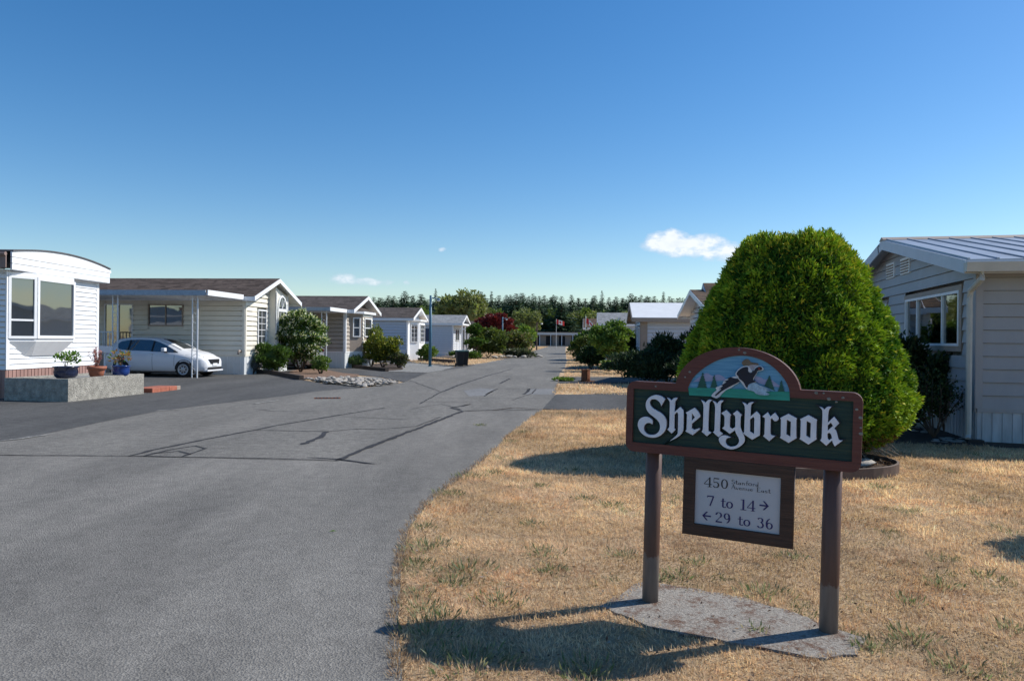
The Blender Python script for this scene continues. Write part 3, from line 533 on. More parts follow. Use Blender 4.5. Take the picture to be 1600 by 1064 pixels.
# driveways on the left (darker, newer)
dwA = [(-7.05, 10.5), (-7.12, 12.6), (-7.12, 14.8), (-6.6, 16.6), (-5.9, 18.9), (-5.4, 21.05), (-4.6, 22.6), (-6.2, 24.3), (-7.45, 26.3), (-9.85, 30.3), (-10.9, 30.0), (-24, 31.3), (-40, 32.5), (-40, 3.6)]
sheet('driveway', dwA, .014, 'asphalt_dark', kind='structure', jitter=.02, step=.4)
sheet('driveway', [(-3.75, 25.65), (-3.8, 33), (-5.73, 33.86), (-8.93, 38.6), (-9, 39.5), (-22, 41), (-22, 34.2), (-7.2, 31.3), (-5.2, 29)], .014, 'asphalt_dark', kind='structure', jitter=.02, step=.4)
sheet('driveway', [(-3.4, 35.5), (-3.1, 41), (-6.2, 46.5), (-20, 48), (-20, 53), (-8, 52.5), (-3.6, 44), (-2.2, 44.5), (-2.5, 40)], .012, 'asphalt_dark', kind='structure', jitter=.02)
sheet('driveway', [(-.6, 58), (-4.6, 62), (-14, 63), (-14, 66), (-5, 65.5), (0, 62)], .012, 'asphalt_dark', kind='structure', jitter=.02)
# driveways on the right
sheet('driveway', GS((848, 640), (1060, 643))+[(7.5, 16.1), (10.4, 16.6), (13, 22), (5, 20.6)]+GS((980, 614), (905, 617), (868, 617)), .014, 'asphalt_dark', kind='structure', jitter=.015)
sheet('driveway', [(1.62, 25.9), (6, 26.6), (6.5, 31.2), (2.1, 30.6)], .014, 'asphalt_dark', kind='structure', jitter=.02)
sheet('driveway', [(2.75, 38.2), (7, 39), (7, 42), (3.05, 41.5)], .014, 'asphalt_dark', kind='structure', jitter=.02)
sheet('cross_street', [(2, 196), (40, 196), (40, 208), (-30, 208), (-30, 196)], .004, 'asphalt_new', kind='structure')
# dark, bare earth along the grey home
sheet('soil_bed', GS((1385, 668), (1480, 668), (1524, 690), (1600, 694))+[(14, 11.2), (14, 10.55), (7.6, 10.7), (5.4, 11.2)], .006, 'soil', kind='structure', jitter=.05)
# sandy edge left where asphalt has crumbled
for i, p in enumerate(([(0, 690), (30, 687), (75, 680)], [(243, 643), (255, 642), (285, 640)], [(300, 639), (320, 637)], [(395, 632), (415, 629), (435, 626)])):
    crack(p, .10, 'asphalt_crumbs', 'gravel', 40+i, .018)
crack([(770, 642), (800, 638), (850, 640), (900, 641.5), (980, 642.5)], .05, 'soil_edge', 'soil', 77, .018)

# ================================================================== HOMES
class Pl:
    """a wall plane: a runs along the wall, z up, t outwards"""
    def __init__(s, P0, U, Nn): s.P = Vector((P0[0], P0[1], 0)); s.U = Vector((U[0], U[1], 0)).normalized(); s.N = Vector((Nn[0], Nn[1], 0)).normalized()
    def p(s, a, z, t=0): return s.P+s.U*a+s.N*t+Vector((0, 0, z))
    def box(s, mb, a0, a1, z0, z1, t0, t1): return mb.hexa([s.p(a0, z0, t0), s.p(a1, z0, t0), s.p(a1, z0, t1), s.p(a0, z0, t1), s.p(a0, z1, t0), s.p(a1, z1, t0), s.p(a1, z1, t1), s.p(a0, z1, t1)])
def spans(a0, a1, cuts, z0, z1):
    out = [(a0, a1)]
    for (c0, c1, d0, d1) in cuts:
        if z1 <= d0+.03 or z0 >= d1-.03: continue
        nx = []
        for s, e in out:
            if c1 <= s or c0 >= e: nx.append((s, e)); continue
            if c0 > s: nx.append((s, c0))
            if c1 < e: nx.append((c1, e))
        out = nx
    return out
def siding(pl, parent, mat, span, z0, z1, pitch, cuts=(), each=True, kind=None, lap=.024):
    z = z0; allmb = MB()
    while z < z1-.02:
        zt = min(z+pitch, z1); zt -= .006 if each else .035; a = span((z+zt)/2); a2 = span(zt-.01) ; a1_ = span(z+.01)
        mb = MB() if each else allmb
        if a[1]-a[0] > .05:
            for s, e in spans(a[0], a[1], cuts, z, zt):
                if e-s < .02: continue
                sl, el, sh, eh = s, e, s, e
                if abs(s-a[0]) < 1e-6: sl, sh = a1_[0], a2[0]
                if abs(e-a[1]) < 1e-6: el, eh = a1_[1], a2[1]
                mb.hexa([pl.p(sl, z, -.004), pl.p(el, z, -.004), pl.p(el, z, lap+.006), pl.p(sl, z, lap+.006), pl.p(sh, zt, -.004), pl.p(eh, zt, -.004), pl.p(eh, zt, .004), pl.p(sh, zt, .004)])
            if each and mb.v:
                for q in range(len(mb.v)//8):
                    m1 = MB(); m1.v = mb.v[q*8:q*8+8]; m1.f = [tuple(i-q*8 for i in f) for f in mb.f[q*6:q*6+6]]; m1.build('siding_board', mat, parent)
        z += pitch
    if not each and allmb.v: return allmb.build('siding', mat, parent, kind=kind)
def ribs(pl, mb, a0, a1, z0, z1, step=.25, t=.012):
    pl.box(mb, a0, a1, z0, z1, -.004, t); a = a0+step/2
    while a < a1-.03: pl.box(mb, a, a+.03, z0+.005, z1-.005, t, t+.012); a += step
def window(pl, parent, a0, a1, z0, z1, cols=(1,), rows=(1,), fw=.05, frame='white_trim', glass='glass', trim=0, trimmat=None, munt=None, drapes=None, t=.02, name='window'):
    """frame mesh with panes (and muntins) as its own children; cols / rows are relative sizes"""
    mb = MB(); pl.box(mb, a0, a1, z0, z0+fw, -.02, t+.03); pl.box(mb, a0, a1, z1-fw, z1, -.02, t+.03)
    pl.box(mb, a0, a0+fw, z0+fw, z1-fw, -.02, t+.03); pl.box(mb, a1-fw, a1, z0+fw, z1-fw, -.02, t+.03)
    cw = [c/sum(cols) for c in cols]; rh = [c/sum(rows) for c in rows]; ia0, ia1, iz0, iz1 = a0+fw, a1-fw, z0+fw, z1-fw
    xs = [ia0]; 
    for c in cw: xs.append(xs[-1]+c*(ia1-ia0))
    zs = [iz0]
    for c in rh: zs.append(zs[-1]+c*(iz1-iz0))
    for x in xs[1:-1]: pl.box(mb, x-fw*.4, x+fw*.4, iz0, iz1, -.02, t+.02)
    for z in zs[1:-1]: pl.box(mb, ia0, ia1, z-fw*.4, z+fw*.4, -.02, t+.018)
    w = mb.build(name, frame, parent)
    for i in range(len(cols)):
        for j in range(len(rows)):
            p = MB(); g0, g1, h0, h1 = xs[i], xs[i+1], zs[j], zs[j+1]; pl.box(p, g0, g1, h0, h1, -.006, .006); p.build('pane', glass, w)
            if munt:
                m = MB(); nx, nz = munt
                for k in range(1, nx): x = g0+(g1-g0)*k/nx; pl.box(m, x-.012, x+.012, h0, h1, .006, .018)
                for k in range(1, nz): z = h0+(h1-h0)*k/nz; pl.box(m, g0, g1, z-.012, z+.012, .006, .016)
                m.build('glazing_bar', frame, w)
    if trim:
        tm = MB(); q = trim
        pl.box(tm, a0-q, a1+q, z1, z1+q, -.004, .036); pl.box(tm, a0-q, a1+q, z0-q, z0, -.004, .036)
        pl.box(tm, a0-q, a0, z0, z1, -.004, .034); pl.box(tm, a1, a1+q, z0, z1, -.004, .034); tm.build('window_trim', trimmat, w)
    if drapes:
        for (d0, d1, m) in drapes:
            c = MB(); n = 14
            for k in range(n):
                b0 = a0+(a1-a0)*(d0+(d1-d0)*k/n); b1 = a0+(a1-a0)*(d0+(d1-d0)*(k+1)/n); pl.box(c, b0, b1-.004, z0+.03, z1-.03, -.12-.015*(k % 2), -.10-.015*(k % 2))
            c.build('curtain', m, w)
    return w
def gspan(W, ze, zr, inset=0):
    def f(z):
        if z <= ze: return (0, W)
        k = (z-ze)/(zr-ze)*W/2; return (min(k+inset, W/2), max(W-k-inset, W/2))
    return f
def home(name, label, x, y, ang, s, Wd, L, zs, ze, zr, wall, skirt, roofm, fascia='white_trim', ohf=.45, ohe=.3, pitch=.2, each=False, cuts_side=(), cuts_front=(), rib=.28, group=None, front_front=True, trimmat='white_trim', fw=.17, eave_side=None, sidewall=None):
    r = empty(name, label, 'mobile home', (x, y, 0), -math.atan(ang), group)
    side = Pl((0, 0), (s, 0), (0, -1)); front = Pl((0, 0), (0, 1), (-s, 0)); back = Pl((0, Wd), (s, 0), (0, 1))
    i = .03; core = MB()
    poly = [(s*(i), i, .02), (s*i, Wd-i, .02), (s*i, Wd-i, ze-.03), (s*i, Wd/2, zr-.06), (s*i, i, ze-.03)]
    # wall core stops behind any recess
    core.prism([(s*.16, p[1], p[2]) for p in poly], (s*(L-.16), 0, 0)); core.build('wall', 'dark' if False else wall, r)
    lin = MB(); cutl = list(cuts_front)
    siding(front, r, wall, gspan(Wd, ze, zr, .02), zs, zr-.04, pitch, cuts_front, each)
    siding(side, r, sidewall or wall, lambda z: (0, L), zs, ze, pitch, cuts_side, each, lap=.024 if each else .040)
    siding(back, r, wall, lambda z: (0, L), zs, ze, pitch, (), False, kind='stuff')
    for pl, ln in ((side, L), (front, Wd), (back, L)):
        if each and pl is not back:
            a = 0; w = 1.2
            while a < ln-.01:
                mb = MB(); ribs(pl, mb, a+.004, min(a+w, ln)-.004, 0, zs-.06, rib); mb.build('skirting_panel', skirt, r); a += w
        else:
            mb = MB(); ribs(pl, mb, 0, ln, 0, zs-.06, rib); mb.build('skirting', skirt, r)
    mb = MB(); side.box(mb, 0, L, zs-.06, zs, -.004, .03); front.box(mb, 0, Wd, zs-.06, zs, -.004, .028); mb.build('sill_board', trimmat, r)
    ct = .034 if each else .062; mb = MB(); side.box(mb, -.03, .07, zs, ze, 0, ct); front.box(mb, -.03, .07, zs, ze, 0, ct+.003); mb.build('corner_trim', trimmat, r)
    mb = MB(); front.box(mb, Wd-.07, Wd+.03, zs, ze, 0, .035); mb.build('corner_trim', trimmat, r)
    # roof
    sl = (zr-ze)/(Wd/2)
    for k in (0, 1):
        y0 = -ohe if k == 0 else Wd+ohe; z0 = ze-sl*ohe
        th = .05; P = [(-s*ohf, y0, z0+.02), (-s*ohf, Wd/2, zr+.02), (-s*ohf, Wd/2, zr+.02+th), (-s*ohf, y0, z0+.02+th)]
        MB().prism(P, (s*(L+2*ohf), 0, 0)).build('roof_slope', roofm, r)
        P = [(-s*(ohf-.03), y0+(.02 if k == 0 else -.02), z0-.01), (-s*(ohf-.03), Wd/2, zr-.01), (-s*(ohf-.03), Wd/2, zr+.018), (-s*(ohf-.03), y0+(.02 if k == 0 else -.02), z0+.018)]
        MB().prism(P, (s*(L+2*ohf-.06), 0, 0)).build('soffit', fascia if fascia != 'brown_fascia' else 'white_trim', r)
        P = [(-s*(ohf+.025), y0-(.03 if k == 0 else -.03), z0-fw+.05), (-s*(ohf+.025), Wd/2, zr-fw+.05), (-s*(ohf+.025), Wd/2, zr+.055), (-s*(ohf+.025), y0-(.03 if k == 0 else -.03), z0+.055)]
        MB().prism(P, (s*.03, 0, 0)).build('barge_board', fascia, r)
        yy = y0+(-.03 if k == 0 else .0); mb = MB(); mb.box(min(-s*(ohf-.01), s*(L+ohf)), max(-s*(ohf-.01), s*(L+ohf)), yy, yy+.03, z0-fw+.05, z0+.05); mb.build('fascia', fascia, r)
    return r, side, front
def lattice_post(parent, x, y, h, w=.2, dy=0, name='carport_post'):
    mb = MB(); mb.tube([(x, y, 0), (x, y, h)], .022, 6); mb.tube([(x+w, y+dy, 0), (x+w, y+dy, h)], .028, 6)
    p = mb.build(name, 'whitemetal', parent); sc = MB(); n = int(h/.34)
    for k in range(n):
        z = .12+k*.34; pts = [(x+w*(.5-.42*math.cos(t)), y+dy*.5, z+.28*t/(2*math.pi)) for t in [j*math.pi/4 for j in range(9)]]
        sc.tube(pts, .008, 4)
    sc.build('scrollwork', 'whitemetal', p); return p

# ---- home 1: white home with the arched roof, nearest on the left
h1 = empty('mobile_home', 'white arched-roof mobile home with a big bay window, behind the concrete planter', 'mobile home', (-11.95, 17.38, 0), 0)
W1, L1 = 3.82, 11.0; f1 = Pl((0, 0), (0, 1), (1, 0)); s1 = Pl((0, 0), (-1, 0), (0, -1))
MB().box(-L1, -.03, .03, W1-.03, .02, 3.05).build('wall', 'white', h1)
siding(f1, h1, 'white', lambda z: (0, W1), .69, 3.07, .127, [(.02, 2.62, 1.35, 3.1)], True)
siding(s1, h1, 'white', lambda z: (0, L1), .69, 3.07, .127, (), False)
for a in range(4):
    mb = MB(); ribs(f1, mb, a*.955+.004, (a+1)*.955-.004, 0, .68, .14); mb.build('skirting_panel', 'skirt_brown', h1)
mb = MB(); ribs(s1, mb, 0, L1, 0, .68, .2); mb.build('skirting', 'skirt_brown', h1)
mb = MB(); f1.box(mb, W1-.1, W1+.03, .69, 3.05, 0, .03); mb.build('corner_trim', 'white_trim', h1)
mb = MB(); f1.box(mb, -.03, .08, .69, 3.05, 0, .03); mb.build('corner_trim', 'white_trim', h1)
def arc(y): t = (y-W1/2)/(W1/2+.25); return 3.45+.19*(1-t*t)
ys = [-.12+(W1+.37)*k/16 for k in range(17)]
MB().prism([(.24, y, arc(y)) for y in ys]+[(.24, y, arc(y)+.03) for y in reversed(ys)], (-L1-.6, 0, 0)).build('roof', 'tar', h1)
for k in range(3):      # the fascia siding: three boards under the arch
    z0, z1 = 3.05+k*.15, 3.05+(k+1)*.15
    top = [(.21, y, min(arc(y)-.002, z1-.012 if k < 2 else 9)) for y in ys]
    top = [(a, b, max(c, z0+.01)) for a, b, c in top]
    mb = MB(); mb.prism([(.21, ys[0], z0)]+top+[(.21, ys[-1], z0)], (-.04, 0, 0)); o = mb.build('fascia_board', 'white', h1)
MB().box(-.02, .19, -.10, W1+.22, 3.035, 3.05).build('soffit', 'white_trim', h1)
MB().box(-L1, .16, -.27, -.24, 3.08, 3.40).build('fascia', 'brown_fascia', h1)
MB().box(-L1, -.02, -.25, -.02, 3.06, 3.075).build('soffit', 'tan', h1)
MB().tube([(-L1, -.3, 3.36), (.18, -.3, 3.40)], .05, 6).build('gutter', 'brown_fascia', h1)
MB().tube([(-L1, W1+.3, 3.38), (.2, W1+.3, 3.38)], .05, 6).build('gutter', 'white_trim', h1)
# bay window
bay = MB(); o = .30
bz0, bz1 = 1.42, 3.0
pts = [(0, .02), (o, .64), (o, 2.18), (0, 2.6)]
def baypl(i):
    a, b = Vector(pts[i]), Vector(pts[i+1]); d = (b-a).normalized(); return Pl(a, d, (d.y, -d.x)), (b-a).length
bayo = MB().prism([(p[0], p[1], 1.36) for p in pts], (0, 0, .07)).build('bay_sill', 'white_trim', h1); MB().prism([(p[0], p[1], 2.93) for p in pts], (0, 0, .09)).build('bay_head', 'white_trim', h1)
mb = MB(); lo = [(0.02, .62, 1.0), (.06, .85, 1.0), (.06, 1.9, 1.0), (.02, 2.1, 1.0)]; hi = [(p[0], p[1], 1.36) for p in pts]
mb.add(lo+hi, [(0, 1, 5, 4), (1, 2, 6, 5), (2, 3, 7, 6), (3, 2, 1, 0)]); fixn(mb.build('bay_base', 'white', h1))
MB().prism([(p[0]*.7, .02+(p[1]-.02)*.97+.05, 1.43) for p in pts], (0, 0, 1.5)).build('unlit_bay_fill', 'dark', bayo)  # solid dark fill; the unlit inside of the bay is put into its colour
for i in range(3):
    pl, ln = baypl(i)
    if i == 0: window(pl, h1, .02, ln-.01, 1.43, 2.93, (1,), (1, 2.6), .06, t=.01, name='window')
    elif i == 1: window(pl, h1, .0, ln, 1.43, 2.93, (1,), (1,), .075, t=.01)
    else: window(pl, h1, .01, ln-.02, 1.43, 2.93, (1,), (1, 2.4), .06, t=.01)

# ---- home 2: cream home with carport and arched window
h2, s2, f2 = home('mobile_home', 'cream mobile home with carport and arched window, behind the white hatchback', -10.8, 29.7, .1, -1, 4.25, 17, .80, 3.20, 4.0, 'offwhite', 'skirt_white', 'shingle_brown', ohf=.55, ohe=.28, cuts_side=[(2.58, 4.12, 1.93, 2.85), (4.75, 6.0, 1.05, 2.85)], cuts_front=[(1.1, 2.05, 1.2, 2.75), (2.35, 3.35, 1.15, 3.5)], trimmat='offwhite')
window(s2, h2, 2.6, 4.1, 1.95, 2.83, (1, 1), (1,), .04, frame='tan')
window(f2, h2, 1.15, 2.0, 1.25, 2.70, (1,), (1,), .06, munt=(2, 5))
# bay with the tall arched window
b2 = MB(); b2.box(0, .32, 2.25, 3.5, .8, 3.42); b2.prism([(0, 2.25, 3.42), (0, 3.5, 3.42), (0, 3.5, 3.36), (0, 2.25, 3.70)], (.32, 0, 0)); b2.build('bay', 'offwhite', h2)
bp2 = Pl((.325, 2.25), (0, 1), (1, 0))
siding(bp2, h2, 'offwhite', lambda z: (0, 1.25), .8, 3.4, .2, [(.1, 1.1, 1.15, 3.5)], False)
window(bp2, h2, .17, 1.08, 1.2, 2.72, (1,), (1,), .06, munt=(3, 5))
arch = MB(); aw = .455; cx = .625; n = 14
def apt(r, k): t = math.pi*k/n; return bp2.p(cx+r*math.cos(t), 2.78+r*1.35*math.sin(t), .05)
for k in range(n):
    arch.prism([apt(aw, k), apt(aw, k+1), apt(aw-.07, k+1), apt(aw-.07, k)], (-.06, 0, 0))
bp2.box(arch, .17, 1.08, 2.72, 2.79, 0, .05)
aw_o = arch.build('arched_window', 'white_trim', h2)
pn = MB(); pn.prism([apt(aw-.06, k)-Vector((.035, 0, 0)) for k in range(n+1)], (-.01, 0, 0)); fixn(pn.build('pane', 'glass', aw_o))
sp = MB()
for k in (4, 7, 10): sp.tube([bp2.p(cx, 2.80, .03), apt(aw-.06, k)-Vector((.02, 0, 0))], .014, 5)
sp.build('glazing_bar', 'white_trim', aw_o)
mb = MB(); mb.box(0, .36, 3.44, 3.5, .8, 3.4); mb.box(.3, .36, 2.25, 2.31, .8, 3.5); mb.build('corner_trim', 'white_trim', h2)
# gooseneck vent on the side and a hanging basket bracket
MB().tube([(-.12, -.03, .95), (-.12, -.2, .98), (-.12, -.28, .85)], .045, 8).build('dryer_vent', 'tan', h2, smooth=True)
# carport of home 2
cp = MB(); cp.prism([(.08, -3.05, 3.05), (.08, -.33, 3.07), (.08, -.33, 3.12), (.08, -3.05, 3.10)], (-14.9, 0, 0)); cp.build('carport_roof', 'whitemetal', h2)
MB().box(-14.85, -.0, -3.1, -3.05, 3.02, 3.21).build('carport_fascia', 'grey_fascia', h2)
MB().box(.085, .115, -3.12, -.33, 3.02, 3.215).build('carport_end_fascia', 'white_trim', h2)
ribsm = MB()
for k in range(27): ribsm.box(-13.3+k*.5, -13.22+k*.5, -3.0, -.35, 3.0, 3.045)
ribsm.build('carport_rib', 'whitemetal', h2)
lattice_post(h2, -.62, -2.85, 3.04, .2, .0); lattice_post(h2, -3.72, -2.85, 3.04, .2); lattice_post(h2, -8.5, -2.85, 3.04, .2)
# porch rail and sliding door glimpsed at the far end of the carport
window(s2, h2, 4.75, 6.0, 1.05, 2.85, (1, 1), (1,), .05, frame='white_trim')
pr = MB(); pr.box(-6.4, -4.55, -1.6, -.1, .0, .8); pr.build('porch_deck', 'tan', h2)
rl = MB(); rl.box(-6.4, -4.55, -1.6, -1.56, 1.65, 1.70)
for k in range(14): rl.box(-6.38+k*.14, -6.355+k*.14, -1.6, -1.57, .8, 1.65)
rl.build('porch_railing', 'whitemetal', h2)
for k, zc in enumerate((3.33,)):
    MB().box(-3.9, -3.6, .55, .8, 3.36, 3.5).build('roof_vent', 'black', h2)
MB().box(-9.2, -8.9, .55, .8, 3.36, 3.5).build('roof_vent', 'black', h2)
# meter box on its post beside the carport
mt = empty('meter_box', 'small white meter box on a thin post left of the white hatchback', 'meter box', (-14.55, 26.3, 0))
MB().box(-.24, .24, -.06, .06, .92, 1.16).build('box', 'white_trim', mt); MB().tube([(0, 0, 0), (0, 0, .92)], .03, 6).build('post', 'whitemetal', mt)

# ---- home 3: taupe home with a corner bay
h3, s3, f3 = home('mobile_home', 'taupe mobile home with white skirting and carport, behind the big white-flowering bush', -8.45, 37.2, .1, -1, 4.3, 16, .86, 3.0, 3.72, 'taupe', 'skirt_white', 'shingle_dark', ohf=.55, ohe=.28, cuts_front=[(1.0, 3.3, 1.5, 2.7)])
b3 = MB(); bpts = [(0, .7), (.55, 1.2), (.55, 2.9), (0, 3.4)]
b3.prism([(x, y, .86) for x, y in bpts], (0, 0, 1.95)); b3.build('bay', 'tan', h3)
MB().prism([(x, y, 0) for x, y in bpts], (0, 0, .86)).build('bay_skirting', 'skirt_white', h3)
mb = MB(); mb.prism([(-.02, .35, 2.8), (.7, .95, 2.8), (.7, 3.1, 2.8), (-.02, 3.75, 2.8)], (0, 0, .12)); mb.build('bay_cornice', 'white_trim', h3)
mb = MB(); lo = [(0, .4, 2.92), (.68, .98, 2.92), (.68, 3.08, 2.92), (0, 3.7, 2.92)]; mb.add(lo+[(0, 1.2, 3.25), (0, 2.9, 3.25)], [(0, 1, 4), (1, 2, 5, 4), (2, 3, 5)]); fixn(mb.build('bay_roof', 'shingle_dark', h3))
p3 = Pl((.55, 1.2), (0, 1), (1, 0)); siding(p3, h3, 'offwhite', lambda z: (0, 1.7), .86, 2.8, .2, [(.2, 1.5, 1.55, 2.6)], False)
window(p3, h3, .25, 1.45, 1.6, 2.6, (1,), (1, 1.1), .06)
d3 = Vector((.5, .5)).normalized(); p3b = Pl((0, .7), (.55, .5), (.5, -.55)); window(p3b, h3, .18, .6, 1.6, 2.6, (1,), (1, 1.1), .05, t=.03)
cp = MB(); cp.box(-13.5, .18, -2.7, -.33, 2.86, 2.91); cp.build('carport_roof', 'whitemetal', h3)
MB().box(-13.5, .18, -2.75, -2.7, 2.80, 2.97).build('carport_fascia', 'grey_fascia', h3)
MB().box(.185, .215, -2.76, -.33, 2.80, 2.975).build('carport_end_fascia', 'white_trim', h3)
lattice_post(h3, -.30, -2.5, 2.84, .24)
lattice_post(h3, -6.0, -2.5, 2.8, .2)
for k in range(2): MB().box(-5.6+k*.9, -5.45+k*.9, 1.9, 2.1, 3.65, 3.85).build('roof_vent', 'black', h3)

# ---- home 4: white, the side's bluish shade put into its colour, bay front
h4, s4, f4 = home('mobile_home', 'blue-shaded white mobile home with dark roof and white bay front, behind the yellow-green shrub', -7.35, 51.5, .1, -1, 4.3, 14, .75, 3.0, 3.75, 'bluegrey', 'bluegrey', 'shingle_dark', ohf=.5, ohe=.2)
b4p = [(0, .6), (.6, 1.15), (.6, 3.0), (0, 3.6)]
MB().prism([(x, y, 0) for x, y in b4p], (0, 0, 2.8)).build('bay', 'white', h4)
MB().prism([(x*1.2, 2.1+(y-2.1)*1.12, 2.8) for x, y in b4p], (0, 0, .12)).build('bay_cornice', 'white_trim', h4)
MB().box(.0, .05, 0, .6, .1, 2.95).build('front_panel', 'white', h4)
p4 = Pl((.6, 1.15), (0, 1), (1, 0)); window(p4, h4, .2, 1.65, 1.3, 2.6, (1,), (1,), .06, munt=(4, 4), t=.03)
p4b = Pl((0, .6), (.6, .55), (.55, -.6)); window(p4b, h4, .12, .7, 1.3, 2.6, (1,), (1,), .05, munt=(2, 4), t=.03)
MB().box(-3.6, -3.2, .6, .9, 3.28, 3.42).build('roof_vent', 'black', h4)

# ---- home 5: pale grey, light roof, navy shutters
h5, s5, f5 = home('mobile_home', 'pale grey mobile home with light grey roof and navy shutters, beside the blue lamp post', -5.35, 66.5, .1, -1, 4.4, 12, .35, 3.0, 3.75, 'palegrey', 'palegrey', 'shingle_grey', ohf=.9, ohe=.2, cuts_side=[(2.7, 3.5, 1.35, 2.5)], cuts_front=[(1.2, 3.2, 1.4, 2.5)])
window(s5, h5, 2.75, 3.45, 1.4, 2.45, (1,), (1, 1), .05)
mb = MB(); s5.box(mb, 2.1, 2.7, 1.35, 2.5, 0, .075); mb.build('shutter', 'navy', h5)
mb = MB(); s5.box(mb, 3.5, 4.1, 1.35, 2.5, 0, .075); mb.build('shutter', 'navy', h5)
window(f5, h5, 1.2, 3.2, 1.4, 2.5, (1, 1), (1,), .06)
for yv in (.5, 2.2, 3.9): MB().tube([(.75, yv, 0), (.75, yv, 3.0)], .06, 6).build('porch_post', 'white_trim', h5)
MB().box(.0, .85, .0, 4.4, 2.85, 3.0).build('porch_beam', 'white_trim', h5)
# ---- home 6
h6, s6, f6 = home('mobile_home', 'dark-walled mobile home with white eaves, behind the grey pickup', -5.0, 86, .1, -1, 4.4, 12, .6, 2.9, 3.7, 'taupe', 'skirt_white', 'shingle_dark', ohf=.7, ohe=.3, cuts_front=[(1.2, 3.2, 1.4, 2.5)])
window(f6, h6, 1.2, 3.2, 1.4, 2.5, (1, 1), (1,), .06)
h7, s7, f7 = home('mobile_home', 'grey-roofed mobile home partly hidden by the dark red tree', -4.6, 106, .1, -1, 4.6, 12, .6, 2.9, 3.75, 'bluegrey', 'skirt_white', 'shingle_dark', ohf=.6, ohe=.3)
h8, s8, f8 = home('mobile_home', 'small white mobile home far down the left side, above the white pickup', -2.2, 132, .09, -1, 4.6, 12, .6, 2.7, 3.6, 'white', 'skirt_white', 'shingle_grey', ohf=.6, ohe=.3, cuts_front=[(1.0, 3.4, 1.2, 2.4)])
window(f8, h8, 1.0, 3.4, 1.2, 2.4, (1, 1), (1,), .08)

# ---- right: grey home number 7
h0, s0, f0 = home('mobile_home', 'grey mobile home with ribbed metal roof and a number 7, at the right edge', 7.23, 11.44, .226, 1, 8.6, 12, .52, 2.80, 3.66, 'greywall', 'skirt_grey', 'metal_roof', fascia='bluegrey', ohf=.29, ohe=.34, pitch=.203, each=True, cuts_front=[(.55, 3.72, 1.38, 2.5), (4.9, 6.0, 1.75, 2.5)], trimmat='greywall', fw=.2, rib=.14)
window(f0, h0, .66, 3.60, 1.48, 2.40, (1.15, 2.05, 1.0), (1,), .045, glass='clear', trim=.09, trimmat='tan', drapes=[(0.0, .27, 'curtain'), (.74, 1.0, 'curtain')])
rec = MB(); f0.box(rec, .66, 3.60, 1.40, 2.5, -.15, -.135); rec.build('unlit_backing', 'dark', h0)  # dark slab behind the panes; the unlit room is put into its colour
window(f0, h0, 5.0, 5.9, 1.85, 2.4, (1,), (1,), .05, trim=.07, trimmat='tan')
for a in (3.38, 4.45):     # gable vents
    v = MB(); f0.box(v, a, a+.62, 2.94, 3.27, 0, .035); vo = v.build('gable_vent', 'white_trim', h0)
    for k in range(5):
        q = MB(); z = 2.97+k*.056
        q.hexa([f0.p(a+.05, z, .036), f0.p(a+.57, z, .036), f0.p(a+.57, z, .06), f0.p(a+.05, z, .06), f0.p(a+.05, z+.028, .036), f0.p(a+.57, z+.028, .036), f0.p(a+.57, z+.028, .042), f0.p(a+.05, z+.028, .042)]); q.build('slat', 'tan', vo)
sl0 = .86/4.3
for k in range(32):        # standing seams
    xx = -.26+k*.4; z0 = 2.80-sl0*.34+.07
    MB().hexa([(xx, -.34, z0), (xx+.035, -.34, z0), (xx+.035, 4.3, 3.73), (xx, 4.3, 3.73), (xx, -.34, z0+.022), (xx+.03, -.34, z0+.022), (xx+.03, 4.3, 3.752), (xx, 4.3, 3.752)]).build('roof_seam', 'metal_roof', h0)
MB().prism([(-.33, 4.12, 3.70), (-.33, 4.3, 3.775), (-.33, 4.48, 3.70)], (12.9, 0, 0)).build('ridge_cap', 'tan', h0)
gt = MB(); gt.prism([(-.33, -.38, 2.74), (-.33, -.38, 2.60), (-.33, -.50, 2.60), (-.33, -.53, 2.74)], (13, 0, 0)); gt.build('gutter', 'gutter', h0)
ds = MB(); ds.tube([(-.10, -.45, 2.62), (-.10, -.44, 2.50), (-.14, -.12, 2.34), (-.14, -.085, 2.2), (-.14, -.085, .12), (-.18, -.20, .05)], .045, 8); ds.build('downspout', 'gutter', h0)
bx = MB(); bx.box(1.05, 3.2, -.17, -.06, .36, .47); bevel(bx.build('conduit_pipe', 'gutter', h0), .03)
MB().box(-.22, .0, -.32, -.16, 0, .06).build('splash_block', 'black', h0)
# number 7 on the barge board near the apex (flat figure)
sv = MB(); fx = -.322
def bz(y): return 3.66+.055-.12-(y-4.3)*sl0
y7 = 4.55
for (a0, b0, a1, b1, w) in ((-.05, .075, .05, .075, .022), (-.045, .07, .01, -.075, .024)):
    d = Vector((0, a1-a0, b1-b0)).normalized(); nn = Vector((0, -d.z, d.y))*w/2; A = Vector((fx, y7-a0, bz(y7)+b0)); B = Vector((fx, y7-a1, bz(y7)+b1))
    nn = Vector((0, d.z, d.y)).normalized()*w/2
    sv.prism([A-nn, B-nn, B+nn, A+nn], (-.006, 0, 0))
fixn(sv.build('house_number', 'black', h0))

